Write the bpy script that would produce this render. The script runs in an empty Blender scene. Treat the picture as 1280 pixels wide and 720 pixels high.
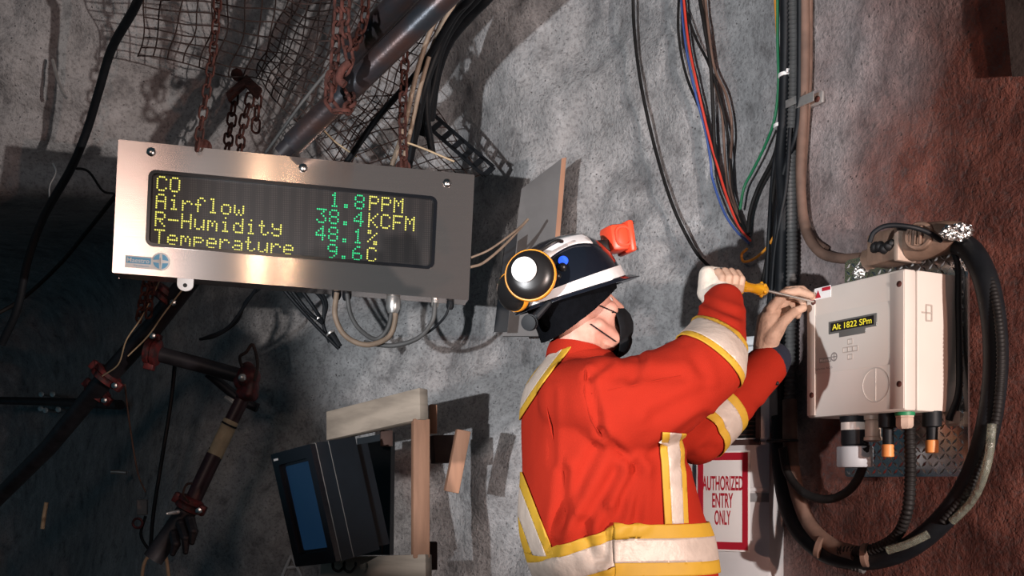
import bpy, bmesh, math, random
import numpy as np
from mathutils import Vector, Matrix, noise
random.seed(7)
SC = bpy.context.scene
COL = SC.collection
V = Vector
PI = math.pi
# ------------------------------------------------------------------ camera
F = 1244.4          # focal length in pixels of a 1280 wide frame (35 mm lens)
CAMZ = 1.25
HV = 600.0          # image row of the horizon
cd = bpy.data.cameras.new('camera')
cd.lens = 35.0; cd.sensor_width = 36.0; cd.shift_y = (HV - 360) / 1280.0
cd.clip_start = 0.05
cam = bpy.data.objects.new('camera', cd); COL.objects.link(cam)
cam.location = (0, 0, CAMZ); cam.rotation_euler = (PI / 2, 0, 0)
SC.camera = cam
def P(u, v, d):
    return V(((u - 640) / F * d, d, CAMZ + (HV - v) / F * d))
# ------------------------------------------------------------------ light
SC.view_settings.view_transform = 'Standard'
SC.view_settings.look = 'None'
SC.view_settings.gamma = 1
SC.view_settings.use_curve_mapping = False
SC.view_settings.exposure = 0.0
wd = bpy.data.worlds.new('mine_air'); SC.world = wd; wd.use_nodes = True
bg = wd.node_tree.nodes['Background']
bg.inputs[0].default_value = (0.10, 0.30, 0.42, 1); bg.inputs[1].default_value = 0.13
def spot(name, loc, target, energy, color, angle, blend, size):
    l = bpy.data.lights.new(name, 'SPOT'); l.energy = energy; l.color = color
    l.spot_size = math.radians(angle); l.spot_blend = blend; l.shadow_soft_size = size
    o = bpy.data.objects.new(name, l); COL.objects.link(o); o.location = loc
    o.rotation_euler = (V(target) - V(loc)).to_track_quat('-Z', 'Y').to_euler()
    return o
spot('key_lamp', (-1.25, 0.05, 1.35), P(722, 300, 3.6), 430, (0.97, 0.98, 1.0), 43, 0.45, 0.02)
spot('warm_lamp', (2.0, 0.0, 1.35), P(460, 220, 3.6), 430, (1.0, 0.88, 0.82), 86, 0.5, 0.03)
spot('red_lamp', (1.75, -0.1, 1.2), P(1010, 380, 2.9), 80, (1.0, 0.46, 0.32), 76, 0.7, 0.03)
# narrow spots added at mirror angles to lay streaks and sheen on the sign
SN = V((-0.30, -0.954, 0.0))
def mirror_spot(name, u, v, d, dist, energy, color, angle, size=0.03):
    p = P(u, v, d); n = SIGN_N; i = (p - V((0, 0, CAMZ))).normalized(); r = i - n * 2 * i.dot(n)
    return spot(name, p + r * dist, p, energy, color, angle, 0.8, size)
_c = [P(150, 174, 3.28), P(594, 219, 3.48), P(138, 341, 3.28), P(585, 375, 3.48)]
SIGN_N = ((_c[1] - _c[0]).cross(_c[0] - _c[2])).normalized(); SIGN_N = SIGN_N if SIGN_N.y < 0 else -SIGN_N
mirror_spot('sign_sheen_spot', 322, 300, 3.36, 4.0, 14, (1.0, 0.70, 0.46), 24)
mirror_spot('sign_sheen_spot', 360, 300, 3.38, 4.0, 7, (1.0, 0.70, 0.46), 24)
mirror_spot('sign_sheen_spot', 142, 280, 3.28, 4.0, 5, (1.0, 0.92, 0.88), 24, 0.25)
def area(name, loc, target, energy, color, size):
    l = bpy.data.lights.new(name, 'AREA'); l.energy = energy; l.color = color; l.size = size
    o = bpy.data.objects.new(name, l); COL.objects.link(o); o.location = loc
    o.rotation_euler = (V(target) - V(loc)).to_track_quat('-Z', 'Y').to_euler(); return o
area('soft_fill', (-1.6, -1.4, 2.6), (0.1, 4, 1.6), 20, (1.0, 0.74, 0.64), 1.0)  # unseen area fill added behind the camera to lift the dark rock
# ------------------------------------------------------------------ materials
def nodes(name):
    m = bpy.data.materials.new(name); m.use_nodes = True
    return m, m.node_tree.nodes, m.node_tree.links, m.node_tree.nodes['Principled BSDF']
def mat(name, col, rough=0.6, metal=0.0, var=0.25, scale=14.0, bump=0.0, bscale=120.0, emit=None, es=1.0, col2=None, spec=None, stretch=None, coat=0, trans=0, aniso=0):
    m, n, L, b = nodes(name)
    tc = n.new('ShaderNodeTexCoord')
    src = tc.outputs['Object']
    if stretch:
        mp = n.new('ShaderNodeMapping'); mp.inputs['Scale'].default_value = stretch
        L.new(src, mp.inputs[0]); src = mp.outputs[0]
    b.inputs['Roughness'].default_value = rough; b.inputs['Metallic'].default_value = metal
    if spec is not None: b.inputs['Specular IOR Level'].default_value = spec
    if coat: b.inputs['Coat Weight'].default_value = coat
    if trans: b.inputs['Transmission Weight'].default_value = trans
    if aniso: b.inputs['Anisotropic'].default_value = aniso
    if var > 0:
        nz = n.new('ShaderNodeTexNoise'); nz.inputs['Scale'].default_value = scale; nz.inputs['Detail'].default_value = 6
        L.new(src, nz.inputs['Vector'])
        mx = n.new('ShaderNodeMix'); mx.data_type = 'RGBA'
        c2 = col2 if col2 else tuple(c * (1 - var) for c in col)
        mx.inputs[6].default_value = (*c2, 1); mx.inputs[7].default_value = (*col, 1)
        rp = n.new('ShaderNodeMapRange'); rp.inputs[1].default_value = 0.35; rp.inputs[2].default_value = 0.65
        L.new(nz.outputs['Fac'], rp.inputs[0]); L.new(rp.outputs[0], mx.inputs[0]); L.new(mx.outputs[2], b.inputs['Base Color'])
    else:
        b.inputs['Base Color'].default_value = (*col, 1)
    if bump > 0:
        nb = n.new('ShaderNodeTexNoise'); nb.inputs['Scale'].default_value = bscale; nb.inputs['Detail'].default_value = 4
        L.new(src, nb.inputs['Vector'])
        bp = n.new('ShaderNodeBump'); bp.inputs['Strength'].default_value = bump; bp.inputs['Distance'].default_value = 0.01
        L.new(nb.outputs['Fac'], bp.inputs['Height']); L.new(bp.outputs[0], b.inputs['Normal'])
    if emit:
        b.inputs['Emission Color'].default_value = (*emit, 1); b.inputs['Emission Strength'].default_value = es
    return m
M = {}
M['steel'] = mat('brushed_steel', (0.64, 0.53, 0.48), 0.18, 0.88, 0.08, 8, 0.0, 12, stretch=(0.6, 0.6, 60), aniso=0.92)
def grain():
    t = M['steel'].node_tree; c = t.nodes.new('ShaderNodeCombineXYZ')
    d = ((_c[0] - _c[2]) + (_c[1] - _c[3])).normalized()
    for i in range(3): c.inputs[i].default_value = d[i]
    t.links.new(c.outputs[0], t.nodes['Principled BSDF'].inputs['Tangent'])
grain()
M['bolt'] = mat('bolt_steel', (0.6, 0.58, 0.56), 0.25, 1.0, 0.2)
M['zinc'] = mat('zinc', (0.75, 0.74, 0.72), 0.35, 0.8, 0.25, 30)
M['black'] = mat('black_rubber', (0.008, 0.010, 0.013), 0.55, 0, 0.3, 30, spec=0.25)
M['blackgloss'] = mat('black_gloss', (0.008, 0.009, 0.012), 0.22, 0, 0)
M['tarcable'] = mat('dusty_black_cable', (0.014, 0.013, 0.013), 0.6, 0, 0.5, 25, spec=0.25)
M['browncable'] = mat('dusty_brown_cable', (0.16, 0.095, 0.07), 0.7, 0, 0.4, 18)
M['greycable'] = mat('grey_cable', (0.10, 0.10, 0.10), 0.6, 0, 0.3, 20)
M['beigecable'] = mat('beige_cable', (0.30, 0.22, 0.16), 0.6, 0, 0.3, 20)
M['redw'] = mat('red_wire', (0.60, 0.05, 0.03), 0.5, 0, 0.15)
M['bluew'] = mat('blue_wire', (0.05, 0.10, 0.32), 0.5, 0, 0.15)
M['greenw'] = mat('green_wire', (0.01, 0.20, 0.08), 0.5, 0, 0.15)
M['orangew'] = mat('orange_wire', (0.75, 0.30, 0.03), 0.5, 0, 0.15)
M['rust'] = mat('rusty_iron', (0.10, 0.032, 0.024), 0.85, 0.2, 0.6, 40, 0.4, 90)
M['rustwire'] = mat('rusty_wire', (0.07, 0.045, 0.04), 0.8, 0.3, 0.5, 20)
M['pipe'] = mat('dark_steel_pipe', (0.036, 0.042, 0.052), 0.36, 0.55, 0.55, 9, 0.1, 60, col2=(0.07, 0.04, 0.035))
M['pipedk'] = mat('painted_dark_pipe', (0.03, 0.028, 0.034), 0.5, 0.2, 0.5, 12)
M['redpaint'] = mat('red_painted_fitting', (0.16, 0.02, 0.02), 0.5, 0.2, 0.6, 30, col2=(0.04, 0.02, 0.022))
M['maroon'] = mat('maroon_pole', (0.05, 0.018, 0.024), 0.45, 0.1, 0.4, 20)
M['cream'] = mat('cream_tape', (0.50, 0.38, 0.24), 0.6, 0, 0.2, 30)
M['wood'] = mat('raw_lumber', (0.42, 0.32, 0.24), 0.75, 0, 0.4, 3, 0.15, 60, stretch=(1, 1, 9))
M['woodh'] = mat('weathered_lumber', (0.50, 0.41, 0.33), 0.8, 0, 0.35, 2.2, 0.1, 10, stretch=(1.0, 3, 11))
M['woodr'] = mat('reddish_lumber', (0.46, 0.24, 0.15), 0.75, 0, 0.35, 2.5, 0.1, 10, stretch=(9, 9, 1.2))
M['wooddk'] = mat('dark_lumber', (0.09, 0.05, 0.04), 0.85, 0, 0.4, 8, 0.15, 60)
M['board'] = mat('grey_plywood', (0.17, 0.17, 0.172), 0.8, 0, 0.3, 5, 0.05, 90)
M['plastic'] = mat('beige_enclosure', (0.66, 0.60, 0.545), 0.42, 0, 0.06, 6)
M['sticker'] = mat('label_film', (0.64, 0.60, 0.55), 0.35, 0, 0.05, 5)
M['white'] = mat('white_paint', (0.80, 0.80, 0.80), 0.45, 0, 0.08, 8)
M['cabinet'] = mat('white_cabinet_paint', (0.62, 0.64, 0.66), 0.5, 0, 0.15, 6)
M['redsign'] = mat('sign_red', (0.42, 0.012, 0.03), 0.45, 0, 0.1)
M['blue'] = mat('sticker_blue', (0.14, 0.42, 0.66), 0.45, 0, 0.05)
M['darkbrown'] = mat('brown_louver', (0.06, 0.03, 0.025), 0.6, 0.1, 0.3)
M['greybox'] = mat('grey_pvc', (0.22, 0.23, 0.24), 0.5, 0, 0.2)
M['capgrey'] = mat('grey_cap', (0.40, 0.43, 0.46), 0.45, 0, 0.08)
M['orangeplug'] = mat('orange_plug', (0.72, 0.28, 0.08), 0.5, 0, 0.1)
M['conduitbody'] = mat('dusty_cast_fitting', (0.25, 0.16, 0.115), 0.55, 0.15, 0.45, 18, 0.15, 60)
M['flange'] = mat('bare_fitting', (0.55, 0.42, 0.34), 0.5, 0.2, 0.3, 20)
M['foil'] = mat('foil', (0.85, 0.84, 0.82), 0.22, 1.0, 0.3, 30, 0.8, 60)
M['darkrock'] = mat('dark_flap', (0.05, 0.035, 0.03), 0.85, 0, 0.4, 14, 0.3, 60)
M['film'] = mat('clear_film', (0.7, 0.75, 0.62), 0.12, 0, 0.3, 40, 0.8, 60, trans=0.85)
# cloth
M['suit'] = mat('orange_red_cloth', (0.36, 0.022, 0.010), 0.90, 0, 0.10, 6, 0.2, 420, spec=0.1)
M['hivis'] = mat('hi_vis_yellow', (0.54, 0.31, 0.03), 0.6, 0, 0.06, 30, spec=0.3)
M['silver'] = mat('silver_tape', (0.56, 0.46, 0.39), 0.5, 0.1, 0.15, 25, 0.2, 60)
M['skin'] = mat('skin', (0.62, 0.33, 0.25), 0.55, 0, 0.2, 30, 0.1, 200, col2=(0.52, 0.24, 0.18))
M['glove'] = mat('tan_glove', (0.50, 0.32, 0.23), 0.7, 0, 0.2, 40, 0.2, 200)
M['glovecloth'] = mat('white_glove_cloth', (0.66, 0.58, 0.50), 0.8, 0, 0.15, 60, 0.2, 300)
M['knit'] = mat('black_knit', (0.004, 0.0045, 0.006), 0.95, 0, 0.3, 60, 0.3, 250, spec=0.05)
M['navy'] = mat('navy_cuff', (0.008, 0.012, 0.028), 0.9, 0, 0.2, 60)
M['mask'] = mat('black_mask', (0.007, 0.008, 0.010), 0.8, 0, 0.2, 60, spec=0.2)
M['helmet'] = mat('helmet_shell', (0.008, 0.010, 0.016), 0.18, 0, 0, coat=0.5)
M['reflect'] = mat('white_reflective_tape', (0.80, 0.78, 0.78), 0.4, 0.0, 0.15, 40)
M['muff'] = mat('muff_shell', (0.012, 0.011, 0.011), 0.35, 0, 0)
M['orange'] = mat('amber_rim', (0.80, 0.30, 0.02), 0.45, 0, 0)
M['lamporange'] = mat('lamp_orange', (0.85, 0.075, 0.03), 0.38, 0, 0.1)
M['lens'] = mat('lamp_lens', (0.55, 0.5, 0.48), 0.08, 0, 0, trans=0.7)
M['bluelight'] = mat('blue_led', (0.02, 0.06, 0.5), 0.2, 0, 0, emit=(0.03, 0.12, 1.0), es=1.2)
M['amber'] = mat('amber_handle', (0.85, 0.42, 0.02), 0.12, 0, 0.1, trans=0.45)
M['shaft'] = mat('driver_shaft', (0.7, 0.65, 0.6), 0.25, 0.9, 0.1)
M['eyew'] = mat('eye_white', (0.7, 0.66, 0.63), 0.3, 0, 0)
M['dark'] = mat('near_black', (0.004, 0.004, 0.005), 0.6, 0, 0)
M['boot'] = mat('boot_rubber', (0.02, 0.02, 0.02), 0.5, 0, 0.2)
M['casing'] = mat('monitor_casing', (0.009, 0.014, 0.020), 0.5, 0, 0.2, 20)
M['seam'] = mat('pale_seam', (0.20, 0.19, 0.18), 0.5, 0, 0)
M['screen'] = mat('blue_screen', (0.008, 0.012, 0.02), 0.15, 0, 0.4, 4, emit=(0.014, 0.055, 0.13), es=0.26)
M['ledgreen'] = mat('led_green', (0.0, 0.1, 0.05), 0.5, 0, 0, emit=(0.01, 0.80, 0.26), es=1.0)
M['ledyellow'] = mat('led_yellow', (0.1, 0.1, 0.0), 0.5, 0, 0, emit=(0.95, 0.88, 0.16), es=1.0)
M['lcdtext'] = mat('lcd_yellow', (0.2, 0.2, 0.0), 0.5, 0, 0, emit=(0.95, 0.75, 0.05), es=0.9)
M['lcd'] = mat('lcd_surround', (0.12, 0.125, 0.12), 0.35, 0, 0.1)
M['print'] = mat('grey_print', (0.22, 0.20, 0.19), 0.5, 0, 0)
M['lineprint'] = mat('faint_print', (0.42, 0.37, 0.33), 0.5, 0, 0)
# LED matrix face: dark glass with a regular grid of unlit dots
def led_face():
    m, n, L, b = nodes('led_matrix_face')
    tc = n.new('ShaderNodeTexCoord'); vo = n.new('ShaderNodeTexVoronoi')
    vo.inputs['Scale'].default_value = 135.0; vo.inputs['Randomness'].default_value = 0.0
    L.new(tc.outputs['Object'], vo.inputs['Vector'])
    r = n.new('ShaderNodeMapRange'); r.inputs[1].default_value = 0.30; r.inputs[2].default_value = 0.42
    L.new(vo.outputs['Distance'], r.inputs[0])
    mx = n.new('ShaderNodeMix'); mx.data_type = 'RGBA'
    mx.inputs[6].default_value = (0.030, 0.025, 0.025, 1); mx.inputs[7].default_value = (0.009, 0.0085, 0.010, 1)
    L.new(r.outputs[0], mx.inputs[0]); L.new(mx.outputs[2], b.inputs['Base Color'])
    b.inputs['Roughness'].default_value = 0.4
    return m
M['ledface'] = led_face()
# diamond tread plate
def tread():
    m, n, L, b = nodes('tread_plate')
    b.inputs['Base Color'].default_value = (0.72, 0.70, 0.69, 1); b.inputs['Metallic'].default_value = 1; b.inputs['Roughness'].default_value = 0.24
    return m
M['tread'] = tread()
# sprayed concrete and red rock
def rock(name, red=True):
    m, n, L, b = nodes(name)
    geo = n.new('ShaderNodeNewGeometry'); pos = geo.outputs['Position']
    def nz(scale, det=5, rough=0.55):
        x = n.new('ShaderNodeTexNoise'); x.inputs['Scale'].default_value = scale; x.inputs['Detail'].default_value = det; x.inputs['Roughness'].default_value = rough
        L.new(pos, x.inputs['Vector']); return x.outputs['Fac']
    def rng(sock, a, c, lo=0.0, hi=1.0):
        r = n.new('ShaderNodeMapRange'); r.inputs[1].default_value = a; r.inputs[2].default_value = c; r.inputs[3].default_value = lo; r.inputs[4].default_value = hi
        L.new(sock, r.inputs[0]); return r.outputs[0]
    def mix(fac, A, B, blend='MIX'):
        x = n.new('ShaderNodeMix'); x.data_type = 'RGBA'; x.blend_type = blend
        if isinstance(fac, float): x.inputs[0].default_value = fac
        else: L.new(fac, x.inputs[0])
        for i, s in ((6, A), (7, B)):
            if isinstance(s, tuple): x.inputs[i].default_value = (*s, 1)
            else: L.new(s, x.inputs[i])
        return x.outputs[2]
    def math_(op, a, c):
        x = n.new('ShaderNodeMath'); x.operation = op
        for i, s in ((0, a), (1, c)):
            if isinstance(s, (int, float)): x.inputs[i].default_value = s
            else: L.new(s, x.inputs[i])
        return x.outputs[0]
    big = nz(1.6, 6); mid = nz(9, 6, 0.65); fine = nz(70, 4, 0.7)
    grey = mix(rng(big, 0.35, 0.65), (0.31, 0.315, 0.325), (0.41, 0.41, 0.415))
    grey = mix(rng(mid, 0.5, 0.72), grey, (0.53, 0.53, 0.54))
    grey = mix(rng(mid, 0.46, 0.30), grey, (0.18, 0.18, 0.185))
    redc = mix(rng(mid, 0.35, 0.65), (0.085, 0.028, 0.022), (0.19, 0.068, 0.050))
    sep = n.new('ShaderNodeSeparateXYZ'); L.new(pos, sep.inputs[0])
    edge = math_('ADD', sep.outputs['X'], math_('MULTIPLY', sep.outputs['Z'], -0.13))
    edge = math_('ADD', edge, math_('MULTIPLY', math_('SUBTRACT', nz(3.5, 6), 0.5), 0.40))
    fac = rng(edge, 0.50, 0.88)
    col = mix(fac, grey, redc)
    # dark pits
    vo = n.new('ShaderNodeTexVoronoi'); vo.inputs['Scale'].default_value = 42; L.new(pos, vo.inputs['Vector'])
    pits = math_('MULTIPLY', rng(vo.outputs['Distance'], 0.16, 0.08), rng(mid, 0.40, 0.62))
    col = mix(math_('MULTIPLY', pits, 0.75), col, (0.05, 0.045, 0.045))
    col = mix(rng(fine, 0.52, 0.30, 0, 0.6), col, (0.08, 0.075, 0.075))
    L.new(col, b.inputs['Base Color'])
    b.inputs['Roughness'].default_value = 0.85; b.inputs['Specular IOR Level'].default_value = 0.3
    h = math_('ADD', math_('MULTIPLY', mid, 0.6), math_('MULTIPLY', fine, 0.32))
    h = math_('SUBTRACT', h, math_('MULTIPLY', pits, 0.2))
    bp = n.new('ShaderNodeBump'); bp.inputs['Strength'].default_value = 0.9; bp.inputs['Distance'].default_value = 0.028
    L.new(h, bp.inputs['Height']); L.new(bp.outputs[0], b.inputs['Normal'])
    return m
M['rock'] = rock('shotcrete_rock')
M['floor'] = mat('muddy_floor', (0.09, 0.075, 0.065), 0.8, 0, 0.5, 3, 0.5, 20)
# ------------------------------------------------------------------ geometry helpers
class G:
    def __init__(s): s.v = []; s.f = []
    def add(s, verts, faces):
        o = len(s.v); s.v += [V(p) for p in verts]; s.f += [tuple(i + o for i in f) for f in faces]; return s
    def box(s, c, ax, ay, az, sx, sy, sz, bev=0.0):
        # oriented box with full sizes sx, sy, sz along unit axes, chamfered edges
        bm = bmesh.new(); bmesh.ops.create_cube(bm, size=1)
        for q in bm.verts: q.co = V((q.co.x * sx, q.co.y * sy, q.co.z * sz))
        if bev > 0: bmesh.ops.bevel(bm, geom=list(bm.edges), offset=bev, segments=2, profile=0.5, affect='EDGES')
        return s.frombm(bm, V(c), ax, ay, az)
    def frombm(s, bm, c=V((0, 0, 0)), ax=V((1, 0, 0)), ay=V((0, 1, 0)), az=V((0, 0, 1))):
        bm.verts.index_update()
        s.add([c + ax * q.co.x + ay * q.co.y + az * q.co.z for q in bm.verts], [[q.index for q in f.verts] for f in bm.faces]); bm.free(); return s
    def sphere(s, c, r, sc=(1, 1, 1), R=None, sub=3):
        bm = bmesh.new(); bmesh.ops.create_icosphere(bm, subdivisions=sub, radius=1)
        for q in bm.verts:
            p = V((q.co.x * r * sc[0], q.co.y * r * sc[1], q.co.z * r * sc[2]))
            q.co = (R @ p) if R else p
        return s.frombm(bm, V(c))
    def tube(s, pts, rad, seg=10, caps=True):
        pts = [V(p) for p in pts]; n = len(pts)
        if isinstance(rad, (int, float)): rad = [rad] * n
        t = [(pts[min(i + 1, n - 1)] - pts[max(i - 1, 0)]).normalized() for i in range(n)]
        up = V((0, 0, 1)) if abs(t[0].z) < 0.9 else V((1, 0, 0))
        a = t[0].cross(up).normalized(); vs = []; fs = []
        for i in range(n):
            a = (a - t[i] * a.dot(t[i])).normalized(); b = t[i].cross(a)
            for k in range(seg):
                w = 2 * PI * k / seg; vs.append(pts[i] + (a * math.cos(w) + b * math.sin(w)) * rad[i])
        for i in range(n - 1):
            for k in range(seg):
                k2 = (k + 1) % seg; fs.append((i * seg + k, i * seg + k2, (i + 1) * seg + k2, (i + 1) * seg + k))
        if caps: fs.append(tuple(range(seg - 1, -1, -1))); fs.append(tuple((n - 1) * seg + k for k in range(seg)))
        return s.add(vs, fs)
    def limb(s, pts, rad, seg=20):
        # tapered chain with ball joints, meant for voxel union
        pts = [V(p) for p in pts]
        for i in range(len(pts) - 1): s.tube([pts[i], pts[i + 1]], [rad[i], rad[i + 1]], seg)
        for p, r in zip(pts, rad): s.sphere(p, r)
        return s
    def lathe(s, c, axis, prof, seg=24, ref=None):
        # prof: (radius, height) pairs along axis
        az = V(axis).normalized(); ref = V(ref) if ref else (V((0, 0, 1)) if abs(az.z) < 0.9 else V((1, 0, 0)))
        ax = (ref - az * ref.dot(az)).normalized(); ay = az.cross(ax); c = V(c); vs = []; fs = []
        for r, h in prof:
            for k in range(seg):
                w = 2 * PI * k / seg; vs.append(c + az * h + (ax * math.cos(w) + ay * math.sin(w)) * max(r, 1e-5))
        n = len(prof)
        for i in range(n - 1):
            for k in range(seg):
                k2 = (k + 1) % seg; fs.append((i * seg + k, i * seg + k2, (i + 1) * seg + k2, (i + 1) * seg + k))
        fs.append(tuple(range(seg - 1, -1, -1))); fs.append(tuple((n - 1) * seg + k for k in range(seg)))
        return s.add(vs, fs)
    def loft(s, rings):
        seg = len(rings[0]); vs = [p for r in rings for p in r]; fs = []
        for i in range(len(rings) - 1):
            for k in range(seg):
                k2 = (k + 1) % seg; fs.append((i * seg + k, i * seg + k2, (i + 1) * seg + k2, (i + 1) * seg + k))
        fs.append(tuple(range(seg - 1, -1, -1))); fs.append(tuple((len(rings) - 1) * seg + k for k in range(seg)))
        return s.add(vs, fs)
    def prism(s, poly, c, ax, ay, az, h):
        # polygon (x, y) in plane ax, ay at c, extruded by h along az
        n = len(poly); c = V(c)
        vs = [c + ax * x + ay * y for x, y in poly] + [c + ax * x + ay * y + az * h for x, y in poly]
        fs = [tuple(range(n - 1, -1, -1)), tuple(range(n, 2 * n))] + [(i, (i + 1) % n, (i + 1) % n + n, i + n) for i in range(n)]
        return s.add(vs, fs)
    def ring(s, outer, inner, c, ax, ay, az, h):
        n = len(outer); c = V(c); vs = []
        for lst, z in ((outer, 0), (inner, 0), (outer, h), (inner, h)):
            vs += [c + ax * x + ay * y + az * z for x, y in lst]
        fs = []
        for i in range(n):
            j = (i + 1) % n
            fs += [(2 * n + i, 2 * n + j, 3 * n + j, 3 * n + i), (i, j, 2 * n + j, 2 * n + i), (n + j, n + i, 3 * n + i, 3 * n + j), (j, i, n + i, n + j)]
        return s.add(vs, fs)
def rrect(w, h, r, n=5, cx=0, cy=0):
    out = []
    for qx, qy, a0 in ((1, 1, 0), (-1, 1, 90), (-1, -1, 180), (1, -1, 270)):
        for k in range(n + 1):
            a = math.radians(a0 + 90 * k / n); out.append((cx + qx * (w / 2 - r) + r * math.cos(a), cy + qy * (h / 2 - r) + r * math.sin(a)))
    return out
def circle(r, n=24, cx=0, cy=0): return [(cx + r * math.cos(2 * PI * k / n), cy + r * math.sin(2 * PI * k / n)) for k in range(n)]
def smooth(pts, per=8):
    pts = [V(p) for p in pts]
    if len(pts) < 3:
        return [pts[0].lerp(pts[-1], i / per) for i in range(per + 1)]
    q = [pts[0] * 2 - pts[1]] + pts + [pts[-1] * 2 - pts[-2]]; out = []
    for i in range(1, len(q) - 2):
        a, b, c, d = q[i - 1], q[i], q[i + 1], q[i + 2]
        for k in range(per):
            t = k / per
            out.append(0.5 * ((2 * b) + (c - a) * t + (2 * a - 5 * b + 4 * c - d) * t * t + (3 * b - a - 3 * c + d) * t ** 3))
    out.append(pts[-1]); return out
def wloc(o):
    return V(o.location) + (wloc(o.parent) if o.parent else V((0, 0, 0)))
def link(name, me, m, parent, shade=True):
    # origin moves to the middle of the mesh
    co = np.empty(len(me.vertices) * 3, np.float32); me.vertices.foreach_get('co', co); co = co.reshape(-1, 3)
    c = (co.max(0) + co.min(0)) / 2
    me.vertices.foreach_set('co', (co - c).ravel())
    if m is not None:
        me.materials.clear(); me.materials.append(m)
    if shade: me.polygons.foreach_set('use_smooth', [True] * len(me.polygons))
    me.update()
    o = bpy.data.objects.new(name, me); COL.objects.link(o)
    o.location = V([float(x) for x in c]) - (wloc(parent) if parent else V((0, 0, 0)))
    if parent: o.parent = parent
    return o
def recalc(me):
    bm = bmesh.new(); bm.from_mesh(me); bmesh.ops.recalc_face_normals(bm, faces=bm.faces); bm.to_mesh(me); bm.free()
def sharp(me, deg=35):
    me.polygons.foreach_set('use_smooth', [True] * len(me.polygons))
    me.set_sharp_from_angle(angle=math.radians(deg))
def obj(name, g, m, parent=None, deg=35):
    me = bpy.data.meshes.new(name); me.from_pydata([tuple(p) for p in g.v], [], g.f); recalc(me)
    o = link(name, me, m, parent, False); sharp(o.data, deg); return o
def tag(o, label, cat, group=None):
    o['label'] = label; o['category'] = cat
    if group: o['group'] = group
    return o
def empty(name, loc, label, cat, group=None):
    o = bpy.data.objects.new(name, None); COL.objects.link(o); o.location = loc; o.empty_display_size = 0.1
    return tag(o, label, cat, group)
def plabel(o, t): o['label'] = t; return o
def struct(o): o['kind'] = 'structure'; return o
def union(g, voxel, it=6, disp=None):
    # voxel union of overlapping solids, smoothed; returns a mesh in world coordinates
    me = bpy.data.meshes.new('tmp'); me.from_pydata([tuple(p) for p in g.v], [], g.f); recalc(me)
    o = bpy.data.objects.new('tmp', me); COL.objects.link(o)
    r = o.modifiers.new('r', 'REMESH'); r.mode = 'VOXEL'; r.voxel_size = voxel
    if it:
        s = o.modifiers.new('s', 'SMOOTH'); s.iterations = it; s.factor = 0.5
    dg = bpy.context.evaluated_depsgraph_get()
    out = bpy.data.meshes.new_from_object(o.evaluated_get(dg))
    bpy.data.objects.remove(o)
    if disp:
        ns = [V(q.normal) for q in out.vertices]
        for q, nn in zip(out.vertices, ns):
            q.co = q.co + nn * disp(V(q.co), nn)
        out.update()
    return out
def cut(me, planes, off=0.004, thick=0.004, keep=None):
    # piece of a surface between planes (point, normal kept on the positive side), lifted off and given thickness
    bm = bmesh.new(); bm.from_mesh(me); bm.normal_update()
    for p, nn in planes:
        bmesh.ops.bisect_plane(bm, geom=list(bm.verts) + list(bm.edges) + list(bm.faces), plane_co=V(p), plane_no=V(nn), clear_inner=True)
    if keep:
        bmesh.ops.delete(bm, geom=[f for f in bm.faces if not keep(f.calc_center_median(), f.normal)], context='FACES')
    bm.normal_update()
    for q in bm.verts: q.co += q.normal * off
    if thick: bmesh.ops.solidify(bm, geom=list(bm.faces), thickness=-thick)
    out = bpy.data.meshes.new('piece'); bm.to_mesh(out); bm.free(); return out
class Plane:
    # local frame on a flat face: o origin, x, y in plane, n towards the viewer
    def __init__(s, o, x, y): s.o = V(o); s.x = V(x).normalized(); s.y = V(y); s.y = (s.y - s.x * s.y.dot(s.x)).normalized(); s.n = s.x.cross(s.y)
    def at(s, a, b, h=0.0): return s.o + s.x * a + s.y * b + s.n * h
    def px(s, u, v, h=0.0):
        d = P(u, v, 1.0) - V((0, 0, CAMZ)); o = V((0, 0, CAMZ)); pl = s.o + s.n * h
        t = (pl - o).dot(s.n) / d.dot(s.n); q = o + d * t - s.o
        return q.dot(s.x), q.dot(s.y)
    def pt(s, u, v, h=0.0): a, b = s.px(u, v, h); return s.at(a, b, h)
def text(name, body, pl, a, b, h, height, m, parent, width=None, bold=0.0, align='CENTER', depth=0.0006):
    cu = bpy.data.curves.new('t', 'FONT'); cu.body = body; cu.align_x = align; cu.align_y = 'CENTER'; cu.size = 1; cu.extrude = 0.0; cu.offset = bold
    o = bpy.data.objects.new('t', cu); COL.objects.link(o)
    me = bpy.data.meshes.new_from_object(o.evaluated_get(bpy.context.evaluated_depsgraph_get())); bpy.data.objects.remove(o)
    xs = [q.co.x for q in me.vertices]; ys = [q.co.y for q in me.vertices]
    sy = height / (max(ys) - min(ys)); sx = (width / (max(xs) - min(xs))) if width else sy
    ym = (max(ys) + min(ys)) / 2; x0 = (max(xs) + min(xs)) / 2 if align == 'CENTER' else min(xs)
    for q in me.vertices: q.co = pl.at(a + (q.co.x - x0) * sx, b + (q.co.y - ym) * sy, h)
    return link(name, me, m, parent, False)
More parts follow.
